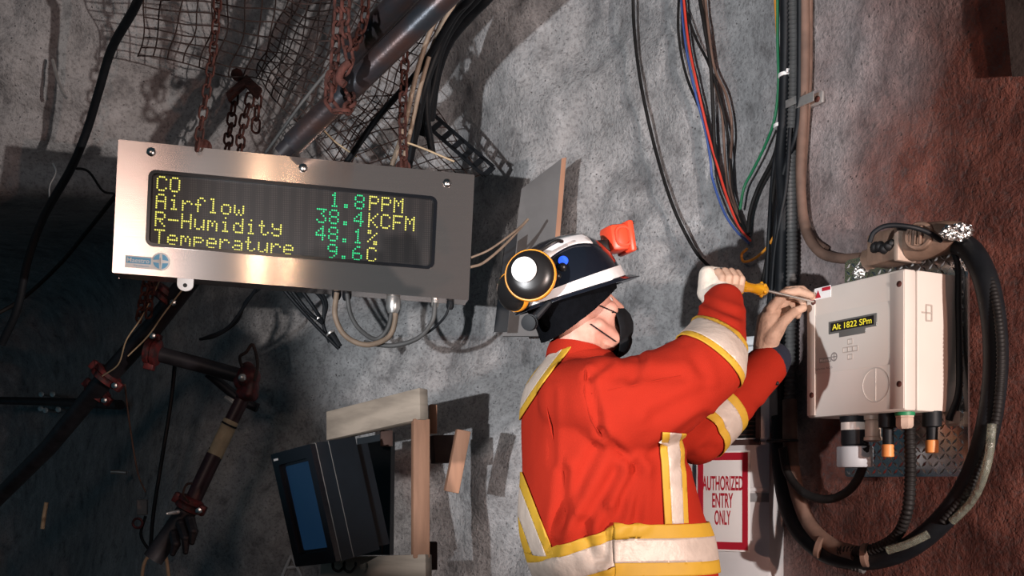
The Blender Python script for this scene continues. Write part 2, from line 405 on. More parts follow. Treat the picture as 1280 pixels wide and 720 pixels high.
# ------------------------------------------------------------------ rock wall
UU = [-700, -300, 0, 100, 200, 300, 400, 500, 560, 600, 640, 700, 800, 900, 1000, 1100, 1200, 1300, 1450, 1650]
VV = [-450, -100, 0, 100, 200, 255, 310, 400, 500, 600, 720, 960, 1060]
def line_d(u):
    k = (u - 640) / F; t = (1.215 - 2.633 * k) / (0.47 + 0.88 * k); return 2.633 + 0.88 * t
LEFT = [
 [3.2, 3.2, 3.2, 3.2, 3.3, 3.4, 3.5, 3.5, 3.5, 3.45, 3.4, 3.4, 3.3],
 [3.7, 3.7, 3.7, 3.75, 3.85, 4.0, 4.1, 4.1, 4.1, 4.05, 4.0, 3.9, 3.6],
 [3.9, 3.9, 3.9, 3.95, 4.05, 4.25, 4.4, 4.4, 4.35, 4.2, 4.1, 4.0, 3.72],
 [3.95, 3.95, 3.95, 4.05, 4.2, 4.4, 4.6, 4.6, 4.5, 4.3, 4.15, 4.03, 3.75],
 [4.0, 4.0, 4.05, 4.15, 4.3, 4.6, 4.8, 4.8, 4.65, 4.4, 4.2, 4.05, 3.78],
 [4.2, 4.2, 4.2, 4.3, 4.5, 4.8, 4.85, 4.8, 4.65, 4.42, 4.22, 4.07, 3.78],
 [6.3, 6.3, 6.0, 5.9, 5.3, 4.95, 4.8, 4.72, 4.6, 4.42, 4.22, 4.07, 3.78],
 [8.0, 8.0, 7.5, 6.9, 5.5, 4.85, 4.7, 4.6, 4.5, 4.35, 4.22, 4.07, 3.78],
 [8.5, 8.5, 8.0, 7.0, 5.3, 4.8, 4.62, 4.5, 4.42, 4.30, 4.20, 4.06, 3.76],
 [8.6, 8.6, 8.0, 6.8, 5.1, 4.75, 4.6, 4.45, 4.40, 4.28, 4.20, 4.05, 3.75],
 [8.6, 8.6, 7.8, 6.5, 5.0, 4.7, 4.58, 4.45, 4.38, 4.28, 4.20, 4.05, 3.75],
 [6, 6, 5.6, 5.2, 4.8, 4.6, 4.5, 4.4, 4.35, 4.25, 4.15, 4.0, 3.7],
 [5, 5, 5, 4.8, 4.6, 4.5, 4.4, 4.3, 4.25, 4.2, 4.1, 3.9, 3.6]]
lean = [-0.55, -0.14, -0.06, -0.02, 0, 0, 0, 0, 0, 0, 0, 0, 0]
GRID = np.array([row + [line_d(u) + ln for u in UU[13:]] for row, ln in zip(LEFT, lean)])
def _pch(xs, ys, x):
    # monotone-ish cubic along one axis, vectorised over the last axes of ys
    i = int(min(max(np.searchsorted(xs, x) - 1, 0), len(xs) - 2))
    h = xs[i + 1] - xs[i]; t = (x - xs[i]) / h; t = min(max(t, 0), 1)
    def sl(j):
        if j == 0 or j == len(xs) - 1: return ys[0] * 0
        return (ys[j + 1] - ys[j - 1]) / (xs[j + 1] - xs[j - 1])
    m0, m1 = sl(i) * h, sl(i + 1) * h
    return (2 * t ** 3 - 3 * t ** 2 + 1) * ys[i] + (t ** 3 - 2 * t ** 2 + t) * m0 + (-2 * t ** 3 + 3 * t ** 2) * ys[i + 1] + (t ** 3 - t ** 2) * m1
def base_d(u, v):
    col = _pch(VV, GRID, v); return float(_pch(UU, col, u))
def wall_d(u, v):
    d = base_d(u, v); p = P(u, v, d)
    calm = 1.0 if u < 780 else max(0.30, 1.0 - (u - 780) / 230.0)
    n1 = noise.fractal(p * 1.3, 1.0, 2.0, 4); n2 = noise.fractal(p * 4.5, 0.9, 2.1, 4)
    lump = noise.noise(p * 7.0)
    return d + calm * (0.10 * n1 + 0.035 * n2) + 0.010 * lump * (1 if u < 900 else 0.6)
def W(u, v, off=0.02): return P(u, v, wall_d(u, v) - off)
def build_wall():
    us = np.arange(-700, 1651, 7.0); vs = np.arange(-450, 1061, 7.0)
    nu, nv = len(us), len(vs); vt = []
    for v in vs:
        col = _pch(VV, GRID, v)
        for u in us:
            vt.append(tuple(P(u, v, wall_d(u, v))))
    fc = [(j * nu + i, (j + 1) * nu + i, (j + 1) * nu + i + 1, j * nu + i + 1) for j in range(nv - 1) for i in range(nu - 1)]
    me = bpy.data.meshes.new('wall_back'); me.from_pydata(vt, [], fc); me.update()
    return link('wall_back', me, M['rock'], None)
struct(build_wall())
g = G(); N = 40; vs = []
for j in range(N + 1):
    for i in range(N + 1):
        x = -6 + 9 * i / N; y = -1.5 + 9 * j / N
        vs.append((x, y, 0.02 * noise.fractal(V((x, y, 0)) * 1.2, 1, 2, 3) - 0.01))
g.add(vs, [(j * (N + 1) + i, j * (N + 1) + i + 1, (j + 1) * (N + 1) + i + 1, (j + 1) * (N + 1) + i) for j in range(N) for i in range(N)])
struct(obj('floor', g, M['floor'], None, 180))
# ------------------------------------------------------------------ LED readout
FONT = {
 'A': '01110 10001 10001 11111 10001 10001 10001', 'C': '01110 10001 10000 10000 10000 10001 01110', 'O': '01110 10001 10001 10001 10001 10001 01110',
 'i': '00100 00000 01100 00100 00100 00100 01110', 'r': '00000 00000 10110 11001 10000 10000 10000', 'f': '00110 01001 01000 11100 01000 01000 01000',
 'l': '01100 00100 00100 00100 00100 00100 01110', 'o': '00000 00000 01110 10001 10001 10001 01110', 'w': '00000 00000 10001 10001 10101 10101 01010',
 'R': '11110 10001 10001 11110 10100 10010 10001', '-': '00000 00000 00000 11111 00000 00000 00000', 'H': '10001 10001 10001 11111 10001 10001 10001',
 'u': '00000 00000 10001 10001 10001 10011 01101', 'm': '00000 00000 11010 10101 10101 10001 10001', 'd': '00001 00001 01101 10011 10001 10001 01111',
 't': '01000 01000 11100 01000 01000 01001 00110', 'y': '00000 10001 10001 01111 00001 10001 01110', 'T': '11111 00100 00100 00100 00100 00100 00100',
 'e': '00000 00000 01110 10001 11111 10000 01110', 'p': '00000 00000 11110 10001 11110 10000 10000', 'a': '00000 00000 01110 00001 01111 10001 01111',
 'P': '11110 10001 10001 11110 10000 10000 10000', 'M': '10001 11011 10101 10101 10001 10001 10001', 'K': '10001 10010 10100 11000 10100 10010 10001',
 'F': '11111 10000 10000 11110 10000 10000 10000', '%': '11000 11001 00010 00100 01000 10011 00011', '.': '00000 00000 00000 00000 00000 01100 01100',
 '1': '00100 01100 00100 00100 00100 00100 01110', '3': '11111 00010 00100 00010 00001 10001 01110', '4': '00010 00110 01010 10010 11111 00010 00010',
 '6': '00110 01000 10000 11110 10001 10001 01110', '8': '01110 10001 10001 01110 10001 10001 01110', '9': '01110 10001 10001 01111 00001 00010 01100'}
_tl, _tr, _bl, _br = P(150, 174, 3.28), P(594, 219, 3.48), P(138, 341, 3.28), P(585, 375, 3.48)
sx = ((_tr - _tl) + (_br - _bl)).normalized(); sy = ((_tl - _bl) + (_tr - _br)).normalized()
SG = Plane((_tl + _tr + _bl + _br) / 4, sx, sy)
Wd = ((_tr - _tl).length + (_br - _bl).length) / 2; Ht = ((_tl - _bl).length + (_tr - _br).length) / 2
led = empty('led_display_sign', SG.at(0, -Ht / 2, -0.05), 'stainless steel LED readout hung tilted from chains, yellow gas names and green figures', 'display')
# glass window in sign coordinates
cs = [SG.px(*q) for q in ((189, 212), (546, 248), (181, 305), (541, 337))]
gw = ((cs[1][0] - cs[0][0]) + (cs[3][0] - cs[2][0])) / 2; gh = ((cs[0][1] - cs[2][1]) + (cs[1][1] - cs[3][1])) / 2
gx = sum(c[0] for c in cs) / 4; gy = sum(c[1] for c in cs) / 4
g = G(); out = rrect(Wd, Ht, 0.004, 5); inn = rrect(gw, gh, 0.022, 5, gx, gy)
g.ring(out, inn, SG.at(0, 0, -0.012), SG.x, SG.y, SG.n, 0.012)
g.ring(rrect(Wd, Ht, 0.004, 5), rrect(Wd - 0.008, Ht - 0.008, 0.003, 5), SG.at(0, 0, -0.10), SG.x, SG.y, SG.n, 0.09)
g.box(SG.at(0, 0, -0.10), SG.x, SG.y, SG.n, Wd, Ht, 0.004)
obj('housing', g, M['steel'], led, 20)
g = G().ring(rrect(gw + 0.006, gh + 0.006, 0.024, 5, gx, gy), rrect(gw - 0.016, gh - 0.016, 0.014, 5, gx, gy), SG.at(0, 0, -0.008), SG.x, SG.y, SG.n, 0.011)
plabel(obj('window_gasket', g, M['blackgloss'], led, 20), 'black rounded gasket around the display window')
g = G().box(SG.at(gx, gy, -0.012), SG.x, SG.y, SG.n, gw, gh, 0.004)
plabel(obj('display_face', g, M['ledface'], led), 'dark dot matrix display face')
for u, v in ((189, 190), (379, 210), (559, 229)):
    a, b = SG.px(u, v)
    g = G().lathe(SG.at(a, b, 0), SG.n, [(0.015, 0), (0.015, 0.003), (0.012, 0.006), (0.006, 0.009), (0.001, 0.0095)], 20)
    obj('screw', g, M['bolt'], led)
pitch = gw / 136.0; pv = gh / 33.6
def led_text(s, col0, row, m):
    g = G()
    for ci, ch in enumerate(s):
        if ch == ' ': continue
        for ry, bits in enumerate(FONT[ch].split()):
            for rx, bit in enumerate(bits):
                if bit == '1':
                    a = gx - gw / 2 + (col0 + ci * 6 + rx + 0.5) * pitch; b = gy + gh / 2 - (1.6 + row * 8 + ry + 0.5) * pv
                    g.prism(circle(0.41 * pitch, 8), SG.at(a, b, -0.0098), SG.x, SG.y, SG.n, 0.0012)
    return obj('lit_text', g, m, led)
for row, (nm, val, un) in enumerate((('CO', ' 1.8', 'PPM'), ('Airflow', '38.4', 'KCFM'), ('R-Humidity', '48.1', '%'), ('Temperature', ' 9.6', 'C'))):
    plabel(led_text(nm, 3, row, M['ledyellow']), 'yellow lit reading name ' + nm)
    plabel(led_text(val, 78, row, M['ledgreen']), 'green lit figure')
    plabel(led_text(un, 103, row, M['ledyellow']), 'yellow lit unit')
# maker's sticker: a white tab with a disc, blue block and crosshair roundel
a0, b0 = SG.px(159, 326); a1, b1 = SG.px(201, 327)
Q = Plane(SG.o, SG.x, SG.y)
rr = 0.030
g = G().prism(circle(rr, 28, a1, b1), SG.at(0, 0, 0), SG.x, SG.y, SG.n, 0.0012)
aL, bL = SG.px(156.5, 326); Lw = a1 - aL
g.box(SG.at((a1 + aL) / 2, bL - 0.001, 0.0006), SG.x, SG.y, SG.n, Lw, 0.040, 0.0012)
stk = plabel(obj('maker_sticker', g, M['white'], led), 'white and blue sticker with a crosshair roundel')
g = G()
for k in range(4):
    pts = [(0.0055, 0.0055)] + [(0.0245 * math.cos(t), 0.0245 * math.sin(t)) for t in [math.radians(9 + 72 * i / 8) for i in range(9)]]
    ca, sa = math.cos(k * PI / 2), math.sin(k * PI / 2)
    g.prism([(a1 + x * ca - y * sa, b1 + x * sa + y * ca) for x, y in pts], SG.at(0, 0, 0.0012), SG.x, SG.y, SG.n, 0.0006)
g.box(SG.at(aL + (Lw - rr) / 2 + 0.001, bL + 0.0045, 0.0015), SG.x, SG.y, SG.n, Lw - rr - 0.004, 0.021, 0.0006)
obj('blue_print', g, M['blue'], stk)
text('print', 'Maestro', SG, aL + (Lw - rr) / 2, bL + 0.0045, 0.0020, 0.015, M['white'], stk, (Lw - rr) * 0.86, 0.01)
text('print', 'Ventilation', SG, aL + (Lw - rr) * 0.62, bL - 0.0125, 0.0014, 0.007, M['blue'], stk, (Lw - rr) * 0.6, 0.0)
# hanging tab below the housing
a, b = SG.px(231, 355)
tabp = [(a - 0.026, b + 0.03), (a - 0.026, b)] + [(a + 0.026 * math.cos(t), b + 0.022 * math.sin(t)) for t in [PI + PI * i / 10 for i in range(1, 10)]] + [(a + 0.026, b), (a + 0.026, b + 0.03)]
g = G().prism(tabp, SG.at(0, 0, -0.016), SG.x, SG.y, SG.n, 0.008)
tb = plabel(obj('eye_tab', g, M['white'], led), 'white tab with a hole under the lower edge')
obj('hole', G().prism(circle(0.007, 14, a, b - 0.003), SG.at(0, 0, -0.0085), SG.x, SG.y, SG.n, 0.001), M['dark'], tb)
for u in (252, 505):   # lugs on the top edge that take the chains
    a, b = SG.px(u, 181 if u < 300 else 207)
    g = G().prism([(a - 0.028, b - 0.01), (a + 0.028, b - 0.01)] + [(a + 0.026 * math.cos(t), b + 0.012 + 0.024 * math.sin(t)) for t in [PI * i / 10 for i in range(11)]], SG.at(0, 0, -0.06), SG.x, SG.y, SG.n, 0.008)
    plabel(obj('lug', g, M['rust'], led), 'rusty lifting lug on the top edge')
def gland(u, v, m, rad, h, p=None):
    a, b = SG.px(u, v, -0.05); c = SG.at(a, b, -0.05)
    g = G().lathe(c, -SG.y, [(rad * 1.3, -0.03), (rad * 1.3, 0.0), (rad * 1.05, 0.004), (rad * 1.15, 0.012), (rad * 1.15, h * 0.7), (rad * 0.8, h)], 12)
    return obj('cable_gland', g, m, led)
for u, v, m, r, h in ((421, 362, 'black', 0.014, 0.035), (434, 363, 'black', 0.014, 0.035), (492, 370, 'zinc', 0.022, 0.06), (544, 374, 'zinc', 0.012, 0.03), (563, 376, 'black', 0.012, 0.03)):
    gland(u, v, M[m], r, h)
# ------------------------------------------------------------------ wall mounted air monitor and its plate
ex = V((0.447, -0.894, 0)).normalized(); ey = V((0, 0, 1)); en = V((-0.894, -0.447, 0)).normalized()
LID = Plane(P(1131, 335, 2.5), ex, ey)      # lid face; origin at its near top corner
BW, BH, BD = 0.345, 0.358, 0.192
mon = empty('air_monitor', LID.at(-BW / 2, -BH, -BD), 'beige wall box with small yellow readout and keypad that the miner is opening', 'monitor')
plabel(obj('base_shell', G().box(LID.at(-BW / 2, -BH / 2, -BD / 2 - 0.022), ex, ey, LID.n, BW, BH, BD - 0.044, 0.006), M['plastic'], mon, 30), 'beige enclosure body')
g = G().box(LID.at(-BW / 2, -BH / 2, -0.021), ex, ey, LID.n, BW, BH, 0.042, 0.007)
lid = plabel(obj('lid', g, M['plastic'], mon, 30), 'beige lid with two raised side strips')
for a, w_ in ((-0.024, 0.044), (-BW + 0.018, 0.03)): obj('edge_strip', G().box(LID.at(a, -BH / 2, 0.001), ex, ey, LID.n, w_, BH - 0.012, 0.003, 0.001), M['plastic'], lid)
pa0, pb0 = LID.px(1020, 393); pa1, pb1 = LID.px(1116, 377); pa2, pb2 = LID.px(1020, 468); pa3, pb3 = LID.px(1116, 455)
fx0, fx1 = (pa0 + pa2) / 2, (pa1 + pa3) / 2; fy0, fy1 = (pb2 + pb3) / 2, (pb0 + pb1) / 2
film = plabel(obj('front_label', G().box(LID.at((fx0 + fx1) / 2, (fy0 + fy1) / 2, 0.0006), ex, ey, LID.n, fx1 - fx0, fy1 - fy0, 0.0012, 0.0004), M['sticker'], lid), 'paler printed front panel film')
def lp(u, v): return LID.px(u, v)
a0, b0 = lp(1036, 410); a1, b1 = lp(1096, 401)
bw = a1 - a0; bc = (lp(1036, 401)[1] + lp(1036, 417)[1]) / 2
c0 = lp(1066, 405)
lcd = obj('readout', G().box(LID.at(c0[0], c0[1], 0.002), ex, ey, LID.n, bw, 0.034, 0.004, 0.001).box(LID.at(c0[0], c0[1] - 0.022, 0.0018), ex, ey, LID.n, bw * 0.55, 0.016, 0.0035, 0.001), M['lcd'], lid)
plabel(lcd, 'dark framed readout with yellow digits')
obj('readout_window', G().box(LID.at(c0[0], c0[1], 0.0042), ex, ey, LID.n, bw * 0.9, 0.024, 0.0008), M['dark'], lcd)
text('readout_text', 'Alt 1822 SPm', LID, c0[0], c0[1], 0.0049, 0.016, M['lcdtext'], lcd, bw * 0.82, 0.006)
for du, dv in ((1063, 427), (1063, 436.5), (1063, 446), (1057, 437.5), (1069.5, 435.5)):
    a, b = lp(du, dv)
    plabel(obj('key', G().ring(rrect(0.019, 0.0155, 0.002, 3, a, b), rrect(0.0135, 0.010, 0.001, 3, a, b), LID.at(0, 0, 0.0008), ex, ey, LID.n, 0.0012), M['lineprint'], lid), 'outlined keypad key')
a, b = lp(1043, 446)
g = G().ring(circle(0.0125, 20, a, b), circle(0.0085, 20, a, b), LID.at(0, 0, 0.0008), ex, ey, LID.n, 0.0008).box(LID.at(a, b, 0.0012), ex, ey, LID.n, 0.022, 0.003, 0.0008).box(LID.at(a, b, 0.0012), ex, ey, LID.n, 0.003, 0.022, 0.0008)
a, b = lp(1032, 450); g.box(LID.at(a, b, 0.0012), ex, ey, LID.n, 0.046, 0.013, 0.0006)
lg = plabel(obj('maker_logo', g, M['print'], lid), 'grey printed logo with a crosshair roundel')
text('logo_print', 'Maestro', LID, a, b, 0.0016, 0.008, M['sticker'], lg, 0.04, 0.01)
a, b = lp(1025, 461.5); text('logo_print', 'Vigilante AQS', LID, a + 0.012, b, 0.0014, 0.008, M['print'], lg, 0.072, 0.006)
a, b = lp(1096, 481); c4 = (a - 0.004, b)
g = G().ring(circle(0.046, 36, *c4), circle(0.043, 36, *c4), LID.at(0, 0, 0.0002), ex, ey, LID.n, 0.0010).box(LID.at(c4[0], c4[1], 0.0006), ex, ey, LID.n, 0.002, 0.088, 0.001)
obj('moulded_roundel', g, M['sticker'], lid)
for du, dv in ((1125, 355), (1125, 480), (1015.5, 494), (1017.5, 378)):
    a, b = lp(du, dv); g = G().lathe(LID.at(a, b, 0.001), LID.n, [(0.008, 0), (0.008, 0.003), (0.005, 0.005), (0.001, 0.0052)], 14)
    s_ = plabel(obj('lid_screw', g, M['rust'], lid), 'rusty lid screw')
a, b = lp(1028.5, 366)
ws = plabel(obj('warning_sticker', G().box(LID.at(a, b, 0.0006), ex, ey, LID.n, 0.062, 0.032, 0.001), M['white'], lid), 'small white warning sticker with red header')
obj('red_header', G().box(LID.at(a + 0.014, b + 0.009, 0.0013), ex, ey, LID.n, 0.032, 0.010, 0.0005).prism([(a - 0.028, b - 0.012), (a - 0.006, b - 0.012), (a - 0.017, b + 0.010)], LID.at(0, 0, 0.001), ex, ey, LID.n, 0.0006), M['redsign'], ws)
# moulded latch mark on the near side
SIDE = Plane(LID.at(0, 0, 0), -LID.n, ey)
a, b = SIDE.px(1158, 391)
g = G().box(SIDE.at(a, b, 0.001), SIDE.x, SIDE.y, SIDE.n, 0.035, 0.004, 0.002)
g.ring(rrect(0.024, 0.044, 0.003, 3, a + 0.008, b), rrect(0.016, 0.036, 0.002, 3, a + 0.008, b), SIDE.at(0, 0, 0), SIDE.x, SIDE.y, SIDE.n, 0.002)
obj('side_latch', g, M['lineprint'], mon)
# fittings under the box
def under(a, dep, prof, m, name, seg=20, lab=None):
    o = obj(name, G().lathe(LID.at(a, -BH - 0.001, -dep), -ey, prof, seg), M[m], mon)
    return plabel(o, lab) if lab else o
s1 = under(-0.235, 0.07, [(0.040, -0.004), (0.040, 0.012), (0.036, 0.014), (0.036, 0.075), (0.033, 0.078), (0.033, 0.085)], 'black', 'sensor_barrel', 28, 'black sensor barrel under the box')
obj('sensor_label', G().lathe(LID.at(-0.235, -BH - 0.012, -0.07), -ey, [(0.0365, 0.004), (0.0368, 0.005), (0.0368, 0.024), (0.0365, 0.025)], 28), M['sticker'], s1)
plabel(obj('sensor_cap', G().lathe(LID.at(-0.235, -BH - 0.001, -0.07), -ey, [(0.040, 0.08), (0.047, 0.082), (0.048, 0.085), (0.048, 0.133), (0.045, 0.138), (0.03, 0.139)], 28), M['capgrey'], s1), 'grey sensor cap')
under(-0.18, 0.08, [(0.024, -0.004), (0.024, 0.01), (0.019, 0.012), (0.021, 0.016), (0.021, 0.055), (0.024, 0.058), (0.024, 0.066), (0.013, 0.07)], 'flange', 'cable_gland', 12, 'beige cable gland')
under(-0.10, 0.05, [(0.024, -0.004), (0.024, 0.035), (0.014, 0.038), (0.014, 0.085)], 'black', 'vent_stub', 14)
plabel(under(-0.10, 0.05, [(0.014, 0.08), (0.016, 0.082), (0.016, 0.112), (0.012, 0.114)], 'orangeplug', 'vent_plug', 14), 'orange plug')
under(-0.045, 0.05, [(0.024, -0.004), (0.024, 0.012), (0.022, 0.013), (0.023, 0.016), (0.023, 0.034), (0.017, 0.042)], 'flange', 'cable_gland', 8)
plabel(under(-0.045, 0.05, [(0.0245, -0.002), (0.0248, 0.0), (0.0248, 0.007), (0.0245, 0.008)], 'greenw', 'gland_washer', 14), 'green washer')
under(-0.02, 0.12, [(0.024, -0.004), (0.024, 0.035), (0.014, 0.038), (0.014, 0.075)], 'black', 'vent_stub', 14)
plabel(under(-0.02, 0.12, [(0.014, 0.07), (0.016, 0.072), (0.016, 0.102), (0.012, 0.104)], 'orangeplug', 'vent_plug', 14), 'orange plug')
under(0.0, 0.172, [(0.018, -0.004), (0.018, 0.028), (0.013, 0.034)], 'flange', 'cable_gland', 10)
# diamond plate behind the box
PLT = Plane(LID.at(0, 0, -BD - 0.004), ex, ey)
xr = PLT.px(1210, 560)[0]; yb = (PLT.px(1085, 601)[1] + PLT.px(1205, 590)[1]) / 2; yt = PLT.px(1205, 287)[1]
xl = PLT.px(1072, 345)[0] - 0.05
pl = empty('tread_plate', PLT.at((xl + xr) / 2, yb, 0), 'shiny diamond tread mounting plate fixed to red rock behind the beige box', 'plate')
g = G().prism(rrect(xr - xl, yt - yb, 0.012, 4, (xl + xr) / 2, (yt + yb) / 2), PLT.at(0, 0, -0.006), ex, ey, LID.n, 0.006)
obj('sheet', g, M['tread'], pl, 20)
g = G(); st = 0.026; i = 0; b = yb + 0.014
while b < yt - 0.01:
    a = xl + 0.014; j = 0
    while a < xr - 0.012:
        if b < yb + 0.16 or a > xr - 0.12 or b > yt - 0.14 or a < xl + 0.08:
            w = PI / 4 if (i + j) % 2 else -PI / 4
            X = ex * math.cos(w) + ey * math.sin(w); Y = -ex * math.sin(w) + ey * math.cos(w)
            g.add([PLT.at(a, b) + X * 0.0125, PLT.at(a, b) + Y * 0.0042, PLT.at(a, b) - X * 0.0125, PLT.at(a, b) - Y * 0.0042, PLT.at(a, b, 0.0022) + X * 0.006, PLT.at(a, b, 0.0022) - X * 0.006],
                  [(0, 1, 4), (1, 2, 5, 4), (2, 3, 5), (3, 0, 4, 5)])
        a += st * 0.75; j += 1
    b += st * 0.75; i += 1
obj('tread_pattern', g, M['tread'], pl, 10)
for u, v in ((1203, 300), (1078, 338)):
    a, b = PLT.px(u, v)
    obj('plate_bolt', G().lathe(PLT.at(a, b, 0), LID.n, [(0.013, 0), (0.013, 0.006), (0.008, 0.008), (0.008, 0.02)], 6), M['bolt'], pl)
# crumpled foil wraps on the cable ends
def foil(u, v, d, r, sc, label, m='foil'):
    bm = bmesh.new(); bmesh.ops.create_icosphere(bm, subdivisions=4, radius=1)
    for q in bm.verts:
        k = 1 + 0.35 * noise.noise(q.co * 3.1 + V((u, v, 0))) + 0.18 * noise.noise(q.co * 8 + V((v, u, 0)))
        q.co = V((q.co.x * r * sc[0], q.co.y * r * sc[1], q.co.z * r * sc[2])) * k
    return tag(obj('foil_wrap', G().frombm(bm, P(u, v, d)), M[m], None, 25), label, 'foil')
foil(1197, 290, 2.50, 0.034, (1.15, 0.6, 0.6), 'crumpled foil wrap above the right end of the cast conduit fitting')
foil(1208, 322, 2.53, 0.028, (0.5, 0.5, 1.1), 'narrow crumpled foil strip hanging at the plate top right corner')
foil(1074, 341, 2.80, 0.026, (0.6, 0.5, 0.8), 'crumpled foil scrap added as the shiny top left corner of the tread plate')  # foil added to give the bright glint of the tread plate corner
# cast conduit body above the box
Z = LID.px(1131, 305, -0.10)
CB = Plane(PLT.at(0, 0, 0.0), ex, ey)
cb = empty('conduit_fitting', P(1130, 330, 2.66), 'dusty tan cast conduit fitting sitting above the beige box', 'conduit fitting')
def bp(u, v, h): return CB.pt(u, v, h)
o_ = CB.px(1108, 308, 0.16); o2 = CB.px(1185, 312, 0.03)
# square junction part facing left, round barrel to the right and back
jl, jr = CB.px(1085, 310, 0.10)[0], CB.px(1121, 310, 0.10)[0]; jy = CB.px(1103, 309, 0.10)[1]
g = G().box(CB.at((jl + jr) / 2, jy, 0.065), ex, ey, LID.n, jr - jl, 0.088, 0.085, 0.008)
jb = plabel(obj('junction_box', g, M['conduitbody'], cb, 30), 'square end with a wiring knockout')
g = G()
kx, ky = CB.px(1103, 309, 0.108)
for k in range(9):
    t = k / 8; g.sphere(CB.at(kx - 0.03 + 0.06 * t, ky + 0.006 * math.sin(t * 7), 0.108), 0.010 + 0.006 * math.sin(t * 12) ** 2, sub=2)
obj('wire_slot', g, M['dark'], jb)
cen = CB.at(jr, jy, 0.062)
obj('flange', G().box(CB.at(jr + 0.008, jy, 0.065), ex, ey, LID.n, 0.016, 0.098, 0.095, 0.004), M['flange'], cb, 30)
ax_ = (ex * 0.96 - LID.n * 0.28 + ey * 0.0).normalized()
g = G().lathe(CB.at(jr + 0.01, jy, 0.062), ax_, [(0.047, 0), (0.049, 0.02), (0.047, 0.06), (0.043, 0.10), (0.034, 0.135), (0.024, 0.15)], 24)
obj('barrel', g, M['conduitbody'], cb, 40)
g = G().lathe(CB.at(jr + 0.066, jy + 0.004, 0.086), (ax_ * 0.35 + LID.n * 0.93), [(0.037, -0.02), (0.037, 0.016), (0.034, 0.020), (0.028, 0.020), (0.028, 0.016), (0.012, 0.015)], 24)
for k in range(3): g.tube([CB.at(jr + 0.050 + k * 0.016, jy - 0.02, 0.108), CB.at(jr + 0.054 + k * 0.016, jy + 0.026, 0.108)], 0.004, 8)
obj('screw_cap', g, M['conduitbody'], cb, 30)
obj('hub_nut', G().lathe(CB.at(jl + 0.004, jy - 0.012, 0.062), -ex, [(0.026, 0), (0.026, 0.02), (0.030, 0.022), (0.030, 0.042), (0.022, 0.048)], 8), M['conduitbody'], cb, 30)
# strip of hi-vis film on the cable loop handled with the cables
# ------------------------------------------------------------------ white cabinet, louver and notice
k_ = 0.40
cx_ = V((0.86, -0.51, 0)).normalized()
CAB = Plane(P(962, 560, 3.12), cx_, ey)
cabw = -CAB.px(838, 560)[0]; top = (CAB.px(962, 421)[1])
cab = empty('equipment_cabinet', CAB.at(-cabw / 2, -CAB.o.z, -0.1), 'white metal cabinet behind the miner with seams and a brown louver', 'cabinet')
obj('body', G().box(CAB.at(-cabw / 2 , (top - CAB.o.z + 0.03) / 2, -0.10), cx_, ey, CAB.n, cabw, top + CAB.o.z - 0.03, 0.20, 0.004), M['cabinet'], cab, 30)
g = G().box(CAB.at(-cabw / 2, top - 0.012, -0.09), cx_, ey, CAB.n, cabw + 0.02, 0.03, 0.24, 0.006)
obj('top_rim', g, M['cabinet'], cab, 30)
for v in (549, 612): 
    b = CAB.px(955, v)[1]
    obj('trim_rail', G().box(CAB.at(-cabw / 2, b, 0.002), cx_, ey, CAB.n, cabw - 0.004, 0.012, 0.006, 0.002), M['cabinet'], cab, 30)
b = CAB.px(955, 622)[1]; obj('recess_strip', G().box(CAB.at(-cabw / 2, b, 0.001), cx_, ey, CAB.n, cabw - 0.004, 0.028, 0.003, 0.001), M['greybox'], cab, 30)
lx, ly = CAB.px(926, 530); lr = CAB.px(951, 530)[0]
lv = obj('louver', G().ring(rrect(0.17, 0.135, 0.004, 2, lr - 0.085, ly), rrect(0.145, 0.10, 0.003, 2, lr - 0.085, ly), CAB.at(0, 0, 0.0), cx_, ey, CAB.n, 0.014).box(CAB.at(lr - 0.085, ly, 0.002), cx_, ey, CAB.n, 0.15, 0.11, 0.003), M['darkbrown'], cab, 30)
plabel(lv, 'dark brown louvered vent')
g = G()
for k in range(7): g.box(CAB.at(lr - 0.085, ly - 0.042 + k * 0.014, 0.007), cx_, (ey * 0.8 + CAB.n * 0.6), (CAB.n * 0.8 - ey * 0.6), 0.145, 0.012, 0.0015)
obj('slat', g, M['dark'], lv)
NT = Plane(CAB.at(0, 0, 0.012), cx_, ey)
n0 = NT.px(868, 568); n1 = NT.px(938, 559); n2 = NT.px(873, 690); n3 = NT.px(937, 688)
nx0, nx1 = (n0[0] + n2[0]) / 2, (n1[0] + n3[0]) / 2; ny0, ny1 = (n2[1] + n3[1]) / 2, (n0[1] + n1[1]) / 2
nw, nh = nx1 - nx0, ny1 - ny0; nc = ((nx0 + nx1) / 2, (ny0 + ny1) / 2)
nt = empty('notice_sign', NT.at(nc[0], nc[1], 0), 'white sign with red border reading AUTHORIZED ENTRY ONLY on the cabinet', 'sign')
obj('backing', G().box(NT.at(nc[0], nc[1], 0), ex * 0 + cx_, ey, NT.n, nw, nh, 0.004, 0.001), M['white'], nt)
e_ = 0.006
rag = [(x + random.uniform(-0.0018, 0.0018), y + random.uniform(-0.0018, 0.0018)) for x, y in
       [(-1 + 2 * k / 24, -1) for k in range(24)] + [(1, -1 + 2 * k / 24) for k in range(24)] + [(1 - 2 * k / 24, 1) for k in range(24)] + [(-1, 1 - 2 * k / 24) for k in range(24)]]
outer = [(nc[0] + x * (nw / 2 - e_), nc[1] + y * (nh / 2 - e_)) for x, y in rag]
inner = [(nc[0] + max(-1, min(1, x)) * (nw / 2 - 0.024), nc[1] + max(-1, min(1, y)) * (nh / 2 - 0.030)) for x, y in rag]
plabel(obj('red_border', G().ring(outer, inner, NT.at(0, 0, 0.002), cx_, ey, NT.n, 0.0008), M['redsign'], nt), 'flaking red border')
